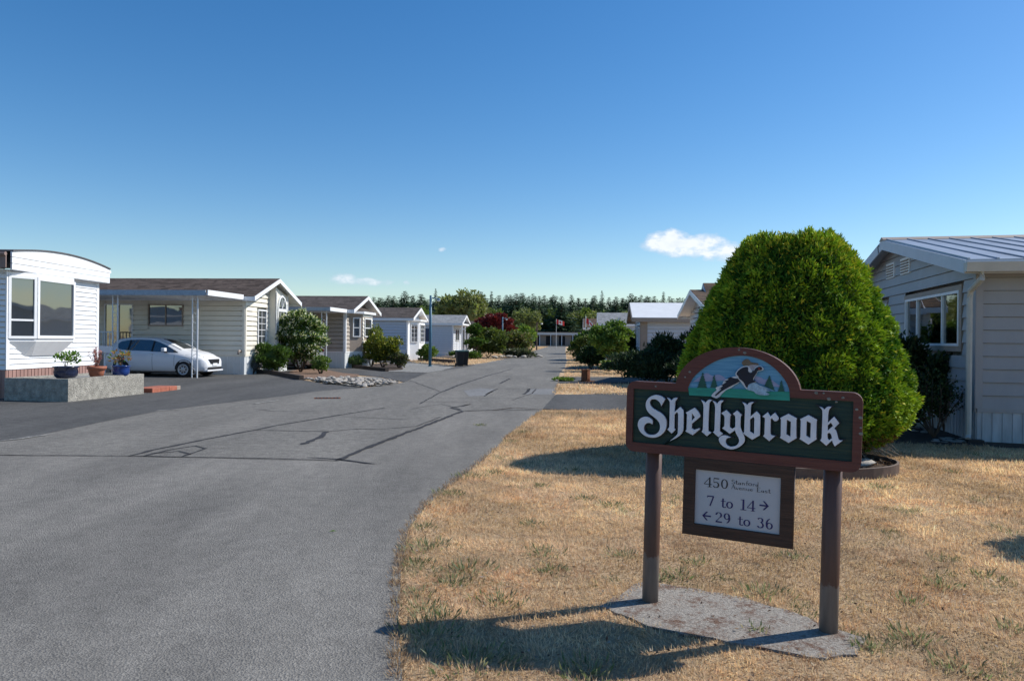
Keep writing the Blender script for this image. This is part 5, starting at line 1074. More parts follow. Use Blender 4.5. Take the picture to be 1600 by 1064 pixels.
def car(name, label, x, y, rz, paint, spec=HATCH, cat='car', sc=1.0, plate=True):
    r = empty(name, label, cat, (x, y, 0), rz); r.scale = (sc,)*3; K = spec; Lc = K['L']; N_ = 46; xs = [Lc*(.5-.5*math.cos(math.pi*i/N_)) if False else Lc*i/N_ for i in range(N_+1)]
    xs = sorted(set([0, .02, .05, .1]+xs+[Lc-.08, Lc-.04, Lc-.015]))
    def section(X):
        w = .855*lerpk(K['wf'], X); zt = lerpk(K['ztop'], X); zb_ = min(lerpk(K['zb'], X), zt-.025); zl = lerpk(K['zlo'], X); wt = min(lerpk(K['wt'], X), w-.03)
        h_ = zb_-zl
        right = [(0, zl), (w*.86, zl), (w*.955, zl+.06), (w*.985, zl+h_*.35), (w, zl+h_*.62), (w*.985, zl+h_*.85), (w*.955, zb_), (wt+(w*.955-wt)*.5, zb_+(zt-.055-zb_)*.5), (wt, zt-.055 if zt-.055 > zb_ else zb_+.004), (wt*.86, zt-.018), (wt*.5, zt), (0, zt+.004)]
        return right
    secs = [section(X) for X in xs]; n = len(secs[0]); ring = []
    mb = MB()
    for X, s_ in zip(xs, secs):
        full = [(X, -a, b) for a, b in s_]+[(X, a, b) for a, b in reversed(s_[1:-1])]; mb.v += full; m = len(full)
    for i in range(len(xs)-1):
        for k in range(m):
            a, b = i*m+k, i*m+(k+1) % m; mb.f.append((a, b, b+m, a+m))
    mb.f.append(tuple(reversed(range(m)))); mb.f.append(tuple((len(xs)-1)*m+k for k in range(m)))
    b = fixn(mb.build('body', paint, r, smooth=True))
    def sideY(X, Z):
        s_ = section(X)[1:10]; zz = [p[1] for p in s_]; return float(np.interp(Z, zz, [p[0] for p in s_]))
    for sg in (-1, 1):
        if K.get('side'):
            g = MB(); S_ = K['side']
            XS = np.linspace(S_[0][0], S_[-1][0], 22); lo = np.interp(XS, [q[0] for q in S_], [q[1] for q in S_]); hi = np.interp(XS, [q[0] for q in S_], [q[2] for q in S_])
            for i, X in enumerate(XS):
                for t in (0, .33, .66, 1): Z = lo[i]+(hi[i]-lo[i])*t; g.v.append((X, sg*(sideY(X, Z)+.006), Z))
            for i in range(21):
                for t in range(3): g.f.append((i*4+t, (i+1)*4+t, (i+1)*4+t+1, i*4+t+1))
            fixn(g.build('side_window', 'glass', r, smooth=True))
            pl_ = MB()
            for X in (1.0, 1.93):
                if S_[0][0] < X < S_[-1][0]:
                    zl, zh = np.interp(X, XS, lo), np.interp(X, XS, hi); pl_.add([(X-.035, sg*(sideY(X, zl)+.012), zl), (X+.035, sg*(sideY(X, zl)+.012), zl), (X+.035, sg*(sideY(X, zh)+.012), zh), (X-.035, sg*(sideY(X, zh)+.012), zh)], [(0, 1, 2, 3)])
            if pl_.v: fixn(pl_.build('door_pillar', 'black', r))
        for X in K['wheels']:
            wr = K['wr']; wy = sideY(X, .45)
            am = MB(); nn = 22
            for k in range(nn+1):
                a = R(-18+216*k/nn); 
                for q in (0.0, wr+.055): am.v.append((X+q*math.cos(a), sg*(max(sideY(X+q*math.cos(a), max(.25, wr+q*math.sin(a))), .5)+.004), wr+q*math.sin(a)))
            for k in range(nn): am.f.append((2*k, 2*k+1, 2*k+3, 2*k+2))
            fixn(am.build('wheel_gap_disc', 'black', r))  # black disc on the body; shade in the gap round the tyre as colour
            w = MB(); w.lathe([(wr*.62, -.10), (wr*.97, -.10), (wr, -.07), (wr, .06), (wr*.96, .09), (wr*.64, .095)], seg=28); w.v = [(X+a, sg*(wy-.055+c), wr+b) for a, b, c in w.v]
            wo = fixn(w.build('wheel', 'tyre', r, smooth=True))
            rm = MB(); rm.lathe([(wr*.66, .06), (wr*.66, .112), (wr*.6, .112), (wr*.56, .098), (.07, .104), (.05, .118), (.001, .12)], seg=28); rm.v = [(X+a, sg*(wy-.05+c), wr+b) for a, b, c in rm.v]; fixn(rm.build('rim', 'rim', wo, smooth=True))
            hb = MB()
            for k in range(7):
                a = k*2*math.pi/7; rr = wr*.38
                hb.prism([(X+rr*.8*math.cos(a+.22), sg*(wy+.054), wr+rr*.8*math.sin(a+.22)), (X+rr*1.25*math.cos(a+.28), sg*(wy+.054), wr+rr*1.25*math.sin(a+.28)), (X+rr*1.25*math.cos(a-.28), sg*(wy+.054), wr+rr*1.25*math.sin(a-.28)), (X+rr*.8*math.cos(a-.22), sg*(wy+.054), wr+rr*.8*math.sin(a-.22))], (0, sg*.004, 0))
            fixn(hb.build('rim_slot', 'black', wo))
        # mirror, sill, handles
        if K.get('side'):
            mm = MB(); mm.box(2.42, 2.56, sg*.86 if sg > 0 else -1.04, 1.04 if sg > 0 else -.86, .96, 1.10); bevel(mm.build('mirror', paint, r), .035, 3)
            mm = MB(); mm.box(2.46, 2.54, sg*.80 if sg > 0 else -.88, .88 if sg > 0 else -.80, .92, .98); mm.build('mirror_arm', 'black', r)
            for X in (.98, 1.95):
                mm = MB(); yv = sideY(X, .88); mm.box(X-.1, X+.07, min(sg*(yv-.01), sg*(yv+.022)), max(sg*(yv-.01), sg*(yv+.022)), .865, .895); bevel(mm.build('door_handle', paint, r), .008, 1)
            for X, z0, z1 in ((1.03, .34, .98), (1.97, .28, .96), (2.83, .42, .9)):
                dl = MB()
                for j in range(6):
                    a0 = z0+(z1-z0)*j/6; a1 = z0+(z1-z0)*(j+1)/6; dl.add([(X-.006, sg*(sideY(X, a0)+.003), a0), (X+.006, sg*(sideY(X, a0)+.003), a0), (X+.006, sg*(sideY(X, a1)+.003), a1), (X-.006, sg*(sideY(X, a1)+.003), a1)], [(0, 1, 2, 3)])
                fixn(dl.build('door_seam', 'black', r))
        # lamps
        t = MB(); 
        for X, z0, z1 in ((.02, .86, .95), (.10, .84, 1.04), (.2, .84, 1.12), (.30, .92, 1.14)):
            t.v += [(X, sg*(sideY(X, z0)+.008), z0), (X, sg*(sideY(X, z1)+.010), z1)]
        t.f = [(0, 2, 3, 1), (2, 4, 5, 3), (4, 6, 7, 5)]; t.v += [(-.005, sg*.52, .86), (-.005, sg*.52, .95)]; t.f.append((8, 0, 1, 9)); fixn(t.build('tail_light', 'lamp_red', r))
        t = MB(); t.v = []
        for X, z0, z1 in ((3.22, .78, .84), (3.45, .70, .86), (3.65, .66, .82), (3.80, .64, .76)):
            t.v += [(X, sg*(sideY(X, z0)+.008), z0), (X, sg*(min(sideY(X, z1), sideY(X, z0))-.01+.0), min(z1, lerpk(K['ztop'], X)-.01)+.012)]
        t.f = [(0, 2, 3, 1), (2, 4, 5, 3), (4, 6, 7, 5)]; fixn(t.build('headlight', 'lamp_clear', r))
    def topquads(nm, x0, x1, mat, wsc=.9, lift=.008):
        g = MB(); XS = np.linspace(x0, x1, 9)
        for X in XS:
            s_ = section(X); a = s_[-4]; 
            for (yy, z) in ((-a[0]*wsc, np.interp(a[0]*wsc, [0, s_[-3][0]/1.0, s_[-4][0]], [s_[-1][1], s_[-3][1], s_[-4][1]])), (-a[0]*.5, s_[-2][1]), (0, s_[-1][1]), (a[0]*.5, s_[-2][1]), (a[0]*wsc, np.interp(a[0]*wsc, [0, s_[-3][0], s_[-4][0]], [s_[-1][1], s_[-3][1], s_[-4][1]]))): g.v.append((X, yy, z+lift))
        for i in range(8):
            for k in range(4): g.f.append((i*5+k, (i+1)*5+k, (i+1)*5+k+1, i*5+k+1))
        return fixn(g.build(nm, mat, r, smooth=True))
    if K.get('ws'): topquads('windscreen', *K['ws'], 'glass', 1.0)
    if K.get('rw'): topquads('rear_window', *K['rw'], 'glass', .9)
    # grille, lower grille, plate, bumper, underbody
    g = MB(); g.add([(Lc+.004, -.36, .66), (Lc+.004, .36, .66), (Lc+.012, .30, .50), (Lc+.012, -.30, .50)], [(0, 1, 2, 3)]); g.add([(Lc-.05, -.40, .68), (Lc-.05, .40, .68)], []); g.f += [(0, 1, 5, 4)]
    fixn(g.build('grille', 'black', r))
    MB().box(Lc-.10, Lc+.008, -.5, .5, .30, .385).build('lower_grille', 'black', r)
    MB().box(Lc-.2, Lc+.03, -.58, .58, .235, .29).build('front_lip', paint, r)
    MB().box(.2, Lc-.25, -.7, .7, .17, .23).build('underbody', 'black', r)
    if plate:
        MB().box(Lc+.012, Lc+.022, -.16, .16, .43, .53).build('number_plate', 'white_trim', r); MB().box(-.02, -.008, -.16, .16, .55, .65).build('number_plate', 'white_trim', r)
    if K.get('side'): MB().tube([(.62, 0, 1.46), (.45, 0, 1.57)], .006, 5).build('aerial', 'black', r)
    return r
HD = (-1/math.hypot(1, .13), .13/math.hypot(1, .13))
cr_ = car('parked_car', 'white hatchback parked under the carport of the cream home', -15.25, 28.40, -.10, 'carpaint')
car('parked_car', 'silver car with only its tail showing beside the big white-flowering bush', -9.35, 35.9, math.pi-.08, 'silver')
PICK = dict(L=5.3, ztop=[(0, .7), (.03, 1.08), (1.9, 1.1), (1.98, 1.4), (2.1, 1.68), (2.5, 1.78), (3.2, 1.76), (3.6, 1.5), (3.95, 1.18), (4.9, 1.08), (5.2, .95), (5.3, .6)], zb=[(0, 1.05), (5.3, 1.0)], wt=[(0, .75), (1.9, .75), (2.1, .66), (3.4, .64), (4, .72), (5.3, .66)], wf=[(0, 1), (.1, 1.06), (5, 1.06), (5.2, .98), (5.3, .85)], zlo=[(0, .5), (.3, .4), (5.3, .42)], wheels=(1.1, 4.4), wr=.37,
    side=[(2.1, 1.12, 1.45), (2.3, 1.12, 1.64), (3.2, 1.12, 1.64), (3.7, 1.12, 1.32), (3.8, 1.12, 1.16)], ws=(3.3, 3.9), rw=None)
car('pickup_truck', 'grey pickup parked in front of the dark home, behind the wheelie bins', -6.9, 82.0, math.pi-.1, 'silver', PICK, 'pickup truck')
car('pickup_truck', 'white pickup parked far down the left side beneath the red-leaved tree', -5.4, 108, -.05, 'carpaint', PICK, 'pickup truck', 1.0)

# ================================================================== SMALL STREET THINGS
def lamp(x, y, h, label):
    r = empty('street_lamp', label, 'street lamp', (x, y, 0), 0, 'blue lamp posts on the left of the street')
    MB().tube([(0, 0, 0), (0, 0, h)], [.085, .065], 12).build('post', 'bluepaint', r, smooth=True)
    MB().tube([(0, 0, h-.16), (.2, 0, h-.14), (.36, 0, h-.18)], .03, 8).build('arm', 'bluepaint', r, smooth=True)
    MB().lathe([(.03, .10), (.10, .03), (.12, 0), (.02, -.02)], (.44, 0, h-.24), 14).build('lamp_head', 'bluepaint', r, smooth=True)
    MB().lathe([(.10, 0), (.07, -.07), (.02, -.09)], (.44, 0, h-.25), 12).build('lamp_glass', 'white_trim', r, smooth=True)
    MB().lathe([(.13, 0), (.13, .03), (.085, .05)], (0, 0, 0), 12).build('base', 'bluepaint', r)
    return r
lamp(-4.53, 40.8, 3.95, 'tall blue lamp post beside the pale gravel strip, nearest on the street')
lamp(-1.05, 80.5, 4.05, 'distant blue lamp post in front of the white pickup')
def bin_(x, y, rz, label):
    r = empty('wheelie_bin', label, 'bin', (x, y, 0), rz, 'dark bins at the roadside'); r.scale = (.74, .78, .88)
    b = MB(); b.hexa([(-.22, -.24, .06), (.22, -.24, .06), (.22, .2, .06), (-.22, .2, .06), (-.29, -.33, .95), (.29, -.33, .95), (.29, .3, .95), (-.29, .3, .95)]); bevel(b.build('body', 'black', r), .03)
    l = MB(); l.hexa([(-.31, -.36, .955), (.31, -.36, .955), (.31, .34, .955), (-.31, .34, .955), (-.28, -.33, 1.02), (.28, -.33, 1.02), (.28, .3, 1.05), (-.28, .3, 1.05)]); bevel(l.build('lid', pm('bin_lid', (.03, .07, .06), .5, .1, 5), r), .02)
    for s in (-1, 1): w = MB(); w.lathe([(.11, -.03), (.11, .03)], seg=16); w.v = [(s*.26+c, .22+a, .11+b_) for a, b_, c in w.v]; w.build('wheel', 'tyre', r)
    MB().tube([(-.24, .36, .93), (.24, .36, .93)], .015, 6).build('handle', 'black', r); return r
bin_(-2.95, 41.6, .3, 'dark wheelie bin by the road, left of the pair'); bin_(-2.72, 42.25, .25, 'dark wheelie bin by the road, right of the pair')
# stump with a pot
stp = empty('tree_stump', 'reddish weathered tree stump on the dry verge right of the road', 'stump', (2.72, 27.0, 0))
sm = MB(); sm.lathe([(.24, 0), (.20, .08), (.19, .40), (.21, .46), (.16, .46), (.14, .40), (.02, .38)], seg=14)
rs = random.Random(3); sm.v = [(a*.8*(1+.12*math.sin(3*math.atan2(b, a))+rs.uniform(-.05, .05)), b*(1+.1*math.cos(4*math.atan2(b, a))), c) for a, b, c in sm.v]; sm.build('stump_wood', 'rust', stp)
MB().tube([(.02, .0, .0), (.34, -.05, .02)], [.07, .03], 7).build('root', 'rust', stp)
MB().tube([(-.02, .0, .0), (-.3, -.12, .02)], [.07, .03], 7).build('root', 'rust', stp)
st2 = empty('tree_stump', 'short brown stump and pots beside the far left verge', 'stump', (.85, 100, 0)); MB().lathe([(.5, 0), (.42, 1.5), (.36, 1.9), (.05, 1.9)], seg=12).build('stump_wood', 'rust', st2)
# wooden pole far down the street
wp = empty('utility_pole', 'brown wooden pole with a small lamp far down the street on the left', 'pole', (3.9, 116, 0)); MB().tube([(0, 0, 0), (0, 0, 4.4)], [.13, .1], 10).build('post', 'pole_wood', wp); MB().tube([(0, 0, 4.2), (.7, 0, 4.3)], .05, 6).build('arm', 'pole_wood', wp); MB().lathe([(.2, 0), (.1, .2)], (.75, 0, 4.1), 10).build('lamp_head', 'gutter', wp)
def flag(x, y, h, fw_, fh_, rz, droop, label):
    r = empty('flagpole', label, 'flag', (x, y, 0), rz); MB().tube([(0, 0, 0), (0, 0, h)], [.05, .035], 8).build('pole', 'whitemetal', r)
    MB().lathe([(.01, -.05), (.06, 0), (.01, .06)], (0, 0, h+.04), 8).build('finial', 'white_trim', r)
    def pt(u, v, o=0): return (.05+u*fw_*.95, o+.12*math.sin(u*7)*fw_*.5, h-.06-v*fh_-droop*u**1.3*fw_)
    fl = None
    for (u0, u1, m) in ((0, .27, 'flag_red'), (.27, .73, 'flag_white'), (.73, 1, 'flag_red')):
        mb = MB(); n = 5
        for i in range(n+1):
            u = u0+(u1-u0)*i/n; mb.v += [pt(u, 0), pt(u, 1), pt(u, 1, .006), pt(u, 0, .006)]
        for i in range(n):
            for k in range(4): a, b = i*4+k, i*4+(k+1) % 4; mb.f.append((a, b, b+4, a+4))
        fixn(mb.build('flag_cloth', m, r))
    leaf = [(0, .42), (.08, .26), (.17, .30), (.14, .10), (.27, .20), (.29, .13), (.42, .16), (.37, .05), (.42, .0), (.22, -.16), (.25, -.24), (.03, -.2), (.02, -.4)]
    lf = leaf+[(-a, b) for a, b in reversed(leaf[1:])]
    for sg, o in ((1, -.008), (-1, .014)):
        mb = MB(); c = pt(.5, .5, o); mb.v = [pt(.5+a*fh_/fw_*.85, .5-b*.85, o) for a, b in lf]+[c]; mb.f = [(i, (i+1) % len(lf), len(lf)) for i in range(len(lf))]; mb.build('maple_leaf', 'flag_red', r)
flag(9.6, 160, 6.2, 1.8, .95, 0, .25, 'white flagpole with a red and white maple leaf flag before the long building')
flag(7.0, 70, 3.75, .95, .5, -.3, .85, 'drooping red and white maple leaf flag above the bushes on the right')
# drain
dr = empty('drain_cover', 'small iron drain grate at the edge of the driveway', 'drain', (-4.6, 18.4, .012), .2)
MB().box(-.32, .32, -.16, .16, 0, .008).build('frame', 'rust', dr)
for k in range(7): MB().box(-.28+k*.085, -.24+k*.085, -.12, .12, .009, .016).build('bar', 'black', dr)

# ================================================================== BEDS: timbers, rocks, gravel
sheet('mulch_bed', [(-9.75, 30.5), (-7.46, 26.5), (-6.0, 28.6), (-6.4, 30.9), (-7.4, 32.1), (-9.6, 36.6), (-10.3, 36.6)], .02, 'mulch', kind='structure', jitter=.05)
def timber(name, label, pts, w=.16, h=.17, mat='timber'):
    r = empty(name, label, 'edging', (0, 0, 0))
    for a, b in zip(pts[:-1], pts[1:]):
        A, B = Vector((*a, 0)), Vector((*b, 0)); L_ = (B-A).length; n = max(1, round(L_/1.5)); d = (B-A).normalized(); s = Vector((-d.y, d.x, 0))*w/2
        for k in range(n):
            p, q = A+d*(L_*k/n+.01), A+d*(L_*(k+1)/n-.01); z = Vector((0, 0, h))
            MB().hexa([p-s, q-s, q+s, p+s, p-s+z, q-s+z, q+s+z, p+s+z]).build('timber', mat, r)
    return r
timber('timber_edging', 'dark timber edging of the bark bed in front of the cream home', [(-10.7, 30.9), (-9.85, 30.35), (-7.52, 26.35)])
timber('timber_edging', 'dark timber edging under the yellow-green shrub bed', [(-8.95, 39.3), (-5.75, 33.95)])
timber('timber_edging', 'dark timber edging beside the white bay of the blue-shaded white home', [(-6.6, 52.3), (-3.7, 47.2)], .2, .22)
sheet('gravel_bed', [(-5.7, 34.0), (-3.85, 33.1), (-3.4, 35.2), (-3.15, 40.6), (-6.2, 46.2), (-7.4, 46.6), (-8.9, 39.6)], .02, 'gravel', kind='structure', jitter=.06)
sheet('gravel_bed', [(-7.2, 26.3), (-6.3, 24.6), (-4.7, 22.85), (-3.95, 24.2), (-3.9, 25.6), (-5.2, 28.7), (-6.0, 29.0), (-6.3, 28.5)], .02, 'gravel', kind='structure', jitter=.05)
sheet('soil_bed', [(-9.2, 39.7), (-5.9, 34.3), (-5.3, 36), (-6.6, 44), (-8, 45)], .024, 'soil', kind='structure', jitter=.05)
# cobbles: each a stone of its own
rb = empty('rock_bed', 'triangular bed of pale rounded cobbles at the road edge', 'rock bed', (0, 0, 0))
rs = random.Random(11); stones = []
for v_ in range(6):
    mb = MB(); mb.lathe([(.45, -.32), (.85, -.15), (1, .05), (.8, .3), (.4, .45)], seg=7)
    mb.v = [(a*(1+rs.uniform(-.18, .18)), b*(1+rs.uniform(-.18, .18)), c*(1+rs.uniform(-.2, .2))) for a, b, c in mb.v]
    me = bpy.data.meshes.new('stone'); me.from_pydata(mb.v, [], mb.f); me.polygons.foreach_set('use_smooth', [True]*len(me.polygons)); me.materials.append(M['stone']); me.update(); stones.append(me)
def inpoly(x, y, P):
    c = False
    for i in range(len(P)):
        (x1, y1), (x2, y2) = P[i], P[i-1]
        if (y1 > y) != (y2 > y) and x < (x2-x1)*(y-y1)/(y2-y1)+x1: c = not c
    return c
RB = [(-7.35, 26.1), (-6.3, 24.45), (-4.55, 22.65), (-3.95, 23.6), (-3.9, 25.3), (-5.0, 26.2), (-6.2, 27.6)]
k = 0; tries = 0
while k < 290 and tries < 20000:
    tries += 1; x, y = rs.uniform(-7.4, -3.8), rs.uniform(22.5, 27.7)
    if not inpoly(x, y, RB): continue
    o = bpy.data.objects.new('stone', stones[k % 6]); COL.objects.link(o); o.parent = rb; s = rs.uniform(.045, .10)*(1.25 if y < 25.2+(x+5)*-.4 else .9); o.scale = (s*1.2, s, s*.8); o.location = (x, y, .03+s*.3+rs.uniform(0, .05)); o.rotation_euler = (rs.uniform(-.5, .5), rs.uniform(-.5, .5), rs.uniform(0, 6)); k += 1
# ring bed behind the sign
ring = empty('round_garden_bed', 'round bed with a low brown metal edge and a few rocks, behind the sign', 'garden bed', (3.55, 8.87, 0))
RXr, RYr = 1.06, .78; mb = MB(); n = 40
for k in range(n):
    a = 2*math.pi*k/n
    for (q, z) in ((1, 0), (1, .12), (.975, .125), (.97, .02)): mb.v.append((RXr*q*math.cos(a), RYr*q*math.sin(a), z))
for k in range(n):
    for j in range(3): a, b = k*4+j, ((k+1) % n)*4+j; mb.f.append((a, b, b+1, a+1))
fixn(mb.build('edging', pm('brown_edging', (.12, .085, .07), .6, .2, 6), ring, smooth=False))
MB().lathe([(.96, .0), (.96, .05), (.3, .075), (.01, .08)], seg=32, sx=RXr, sy=RYr).build('bark_fill', 'soil', ring)
for (x, y, s) in ((.42, .02, .12), (.62, -.12, .11), (.55, -.30, .13), (.30, -.42, .12), (.38, .22, .1), (-.5, -.35, .12), (-.2, -.5, .1)):
    o = bpy.data.objects.new('stone', stones[int(abs(x)*10) % 6]); COL.objects.link(o); o.parent = ring; o.scale = (s*1.15, s, s*.7); o.location = (x, y, .10); o.rotation_euler = (.2, .1, x*7)
rng = np.random.default_rng(3); nch = 900; P = np.c_[rng.uniform(-1, 1, (nch, 2)), np.zeros(nch)]; P = P[(P[:, 0]**2+P[:, 1]**2) < .88]; P[:, 0] *= RXr; P[:, 1] *= RYr; P[:, 2] = .08+rng.random(len(P))*.02
D = rng.normal(size=P.shape); D[:, 2] = np.abs(D[:, 2])*.4; V, Fc = rhombs(rng, P, D, .05, .02); tag(npmesh('bark_chip', V, Fc, mixcols(rng, len(P), [(.13, .08, .05), (.25, .18, .13), (.07, .045, .03)]), 'grass', ring), kind='stuff')
# white landscaping stones by the grey home
ws = empty('white_rock_patch', 'scatter of flat white stones on the dark soil by the grey home', 'rock bed', (0, 0, 0))
for (u0, u1, v0, v1, n) in ((1410, 1452, 669, 678, 16), (1456, 1512, 686, 693, 26)):
    for k in range(n):
        x, y = G(rs.uniform(u0, u1), rs.uniform(v0, v1)); s = rs.uniform(.03, .06)
        o = bpy.data.objects.new('stone', stones[k % 6].copy() if False else stones[k % 6]); COL.objects.link(o); o.parent = ws; o.scale = (s*1.3, s, s*.45); o.location = (x, y, .02); o.rotation_euler = (0, 0, rs.uniform(0, 6))
# ================================================================== SHRUBS AND TREES NEAR THE CAMERA
def golden():
    rng = np.random.default_rng(21)
    r = empty('conifer_shrub', 'large clipped dome of bright yellow-green conifer behind the sign', 'shrub', (3.77, 9.95, 0))
    r.scale = (.91, .91, .955)
    zs = np.array([.22, .40, .60, .85, 1.15, 1.5, 1.85, 2.15, 2.4, 2.6, 2.78, 2.92, 3.02]); rs_ = np.array([1.18, 1.44, 1.56, 1.60, 1.53, 1.42, 1.29, 1.15, 1.00, .90, .80, .68, .50])
    n = 92000; z = rng.random(n*2)*2.85+.2; rad = np.interp(z, zs, rs_); keep = rng.random(n*2) < rad/1.6; z = z[keep][:n]; rad = rad[keep][:n]; n = len(z)
    # extra on the flat top
    nt_ = 9000; zt = np.full(nt_, 3.0)-rng.random(nt_)*.05; rt = .62*np.sqrt(rng.random(nt_)); th = rng.random(n)*2*math.pi; tht = rng.random(nt_)*2*math.pi
    # lumpy tufts: random tuft centres push the surface in and out
    nc = 520; ct = rng.random(nc)*2*math.pi; cz = rng.random(nc)*2.9+.2
    cr_ = np.interp(cz, zs, rs_); C = np.c_[cr_*np.cos(ct), cr_*np.sin(ct), cz]; amp = rng.normal(0, 1, nc); tone = rng.normal(0, 1, nc)
    P = np.c_[rad*np.cos(th), rad*np.sin(th), z]; P = np.vstack([P, np.c_[rt*np.cos(tht), rt*np.sin(tht), zt]])
    Nn = np.c_[P[:, 0], P[:, 1], np.full(len(P), .25)+np.clip(P[:, 2]-2.3, 0, 1)*1.5]; Nn = unit(Nn)
    near = np.empty(len(P), int); dist = np.empty(len(P))
    for i in range(0, len(P), 4000):
        d2 = ((P[i:i+4000, None, :]-C[None])**2).sum(2); near[i:i+4000] = d2.argmin(1); dist[i:i+4000] = np.sqrt(d2.min(1))
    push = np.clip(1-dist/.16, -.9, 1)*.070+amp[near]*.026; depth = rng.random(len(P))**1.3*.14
    P = P+Nn*(push-depth)[:, None]
    D = Nn*.9+rng.normal(0, .55, P.shape)+unit(P-C[near]+Nn*.05)*.5; D[:, 2] += .15
    # sprays: a long blade and two side blades each
    l = .066*(.6+rng.random(len(P))*.9)
    V1, F1 = rhombs(rng, P, D, l, l*.26, .12)
    D2 = unit(D)+rng.normal(0, .5, P.shape); V2, F2 = rhombs(rng, P+unit(D)*l[:, None]*.25, D2, l*.7, l*.22, .12)
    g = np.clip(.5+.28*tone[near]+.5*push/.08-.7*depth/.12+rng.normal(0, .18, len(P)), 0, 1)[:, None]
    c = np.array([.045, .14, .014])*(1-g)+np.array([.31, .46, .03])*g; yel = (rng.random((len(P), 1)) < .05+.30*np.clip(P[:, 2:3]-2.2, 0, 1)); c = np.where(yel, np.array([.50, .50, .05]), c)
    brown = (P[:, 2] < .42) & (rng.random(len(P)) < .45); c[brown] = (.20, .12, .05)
    core_v = []; 
    V, Fc, cc = join((V1, F1, c), (V2, F2, c*1.05))
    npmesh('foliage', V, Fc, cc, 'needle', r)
    mb = MB(); mb.lathe([(max(.05, a-.16), b) for a, b in zip(rs_, zs)], seg=40); o = mb.build('inner_core', pm('inner_core', (.035, .055, .012), .9, .4, 9), r, smooth=True)  # solid dark core; shade between the sprays is put into its colour
    t = MB(); t.tube([(0, 0, 0), (0, 0, .6)], [.14, .12], 10)
    for k in range(9): a = k*.7+.2; t.tube([(.1*math.cos(a), .1*math.sin(a), .02), (.7*math.cos(a), .7*math.sin(a), .18), (1.2*math.cos(a), 1.2*math.sin(a), .42)], [.04, .025, .01], 6)
    t.build('trunk', 'greybark', r, smooth=True)
    # bare brown twigs trailing out at the foot on the right
    q = MB()
    for k in range(46):
        a = rng.uniform(-1.5, .35); r0 = rng.uniform(.9, 1.25); dx = rng.uniform(.05, .4)
        q.tube([(r0*math.cos(a), r0*math.sin(a), rng.uniform(.18, .4)), ((r0+dx)*math.cos(a+.1), (r0+dx)*math.sin(a+.1), rng.uniform(.02, .2))], [.006, .002], 4)
    q.build('bare_twig', 'greybark', r)
golden()
GRN = [(.035, .075, .015), (.07, .13, .025), (.11, .19, .04), (.05, .10, .02)]
DK = [(.018, .035, .014), (.03, .055, .02), (.045, .08, .03)]
LIT = [(.10, .17, .03), (.16, .24, .05), (.07, .13, .02), (.22, .30, .08)]
# shrubs by the grey home
bush('shrub', 'dark leafy shrub against the grey home, half hidden by the golden conifer', 6.95, 13.3, .85, .7, 1.75, 5200, .10, DK, clumps=34, core=.6, up=.5)
bush('shrub', 'tall dark upright shrub under the window of the grey home', 7.55, 12.75, .5, .4, 1.55, 2200, .10, DK, clumps=18, core=.4, up=.9)
bush('shrub', 'low dark shrub at the right foot of the golden conifer', 6.1, 11.9, .75, .5, .95, 2600, .09, DK, clumps=20, core=.6)
def barebush():
    rng = np.random.default_rng(5); r = empty('bare_shrub', 'open shrub with bare branches and sparse leaves beside the downspout', 'shrub', (6.75, 11.75, 0)); mb = MB(); P = []; D = []
    for k in range(13):
        a = -1.2+rng.random()*4.6; ln = rng.uniform(.5, .95); el = rng.uniform(.7, 1.3)
        p = Vector((0, 0, .02)); d = Vector((math.cos(a)*math.cos(el), math.sin(a)*.4*math.cos(el), math.sin(el))); pts = [p]; rad = [.016]
        for j in range(6):
            d = (d+Vector((rng.normal(0, .13), rng.normal(0, .1), .05))).normalized(); p = p+d*ln/6; pts.append(p); rad.append(.014*(1-j/7))
            if j > 1:
                e = (d+Vector((rng.normal(0, .5), rng.normal(0, .3), .1))).normalized(); q = p+e*ln*.3; mb.tube([p, q], [.007, .003], 4)
                for m in range(12): P.append(tuple(p.lerp(q, rng.random()*1.1))); D.append(rng.normal(0, 1, 3)+np.array([0, 0, .5]))
        mb.tube(pts, rad, 6)
        for m in range(42): P.append(tuple(pts[-1]+Vector(rng.normal(0, .09, 3)))); D.append(rng.normal(0, 1, 3)+np.array([0, 0, .5]))
    mb.build('branch', 'bark', r, smooth=True); V, Fc = rhombs(rng, np.array(P), np.array(D), .055, .028, .1); npmesh('foliage', V, Fc, mixcols(rng, len(P), DK+[(.07, .11, .04)]), 'leaf', r)
barebush()
bush('young_tree', 'leafy young tree just outside the right edge, shading a patch of the lawn', 5.75, 5.80, .55, .5, 1.0, 2600, .09, GRN, 'tree', clumps=22, trunk=.95)
# junipers in the right middle ground
bush('juniper', 'dark spreading juniper mound, widest and lowest on the right verge', 5.0, 26.4, 1.9, 1.3, 1.25, 9000, .15, [(.022, .045, .022), (.035, .065, .03), (.05, .09, .04)], clumps=60, cr=.26, lw=.3, mat='needle', up=.7, core=.72)
bush('juniper', 'taller dark juniper in the middle of the clump on the right', 5.7, 26.9, 1.15, 1.0, 1.85, 6000, .15, DK, clumps=40, cr=.28, lw=.3, mat='needle', up=.8, core=.7)
bush('juniper', 'tallest dark juniper against the white home', 6.55, 25.3, .95, .85, 2.45, 6000, .15, DK, clumps=40, cr=.26, lw=.3, mat='needle', up=1.0, core=.68)
bush('juniper', 'low juniper just left of the golden conifer', 5.9, 22.6, 1.3, .8, 1.15, 5200, .14, DK, clumps=40, cr=.28, lw=.3, mat='needle', up=.7, core=.7)
bush('shrub', 'sunlit pale green climber by the window of the white home', 7.1, 24.6, .35, .2, 1.6, 900, .10, LIT, clumps=12, z=.6, core=0, stem=True)
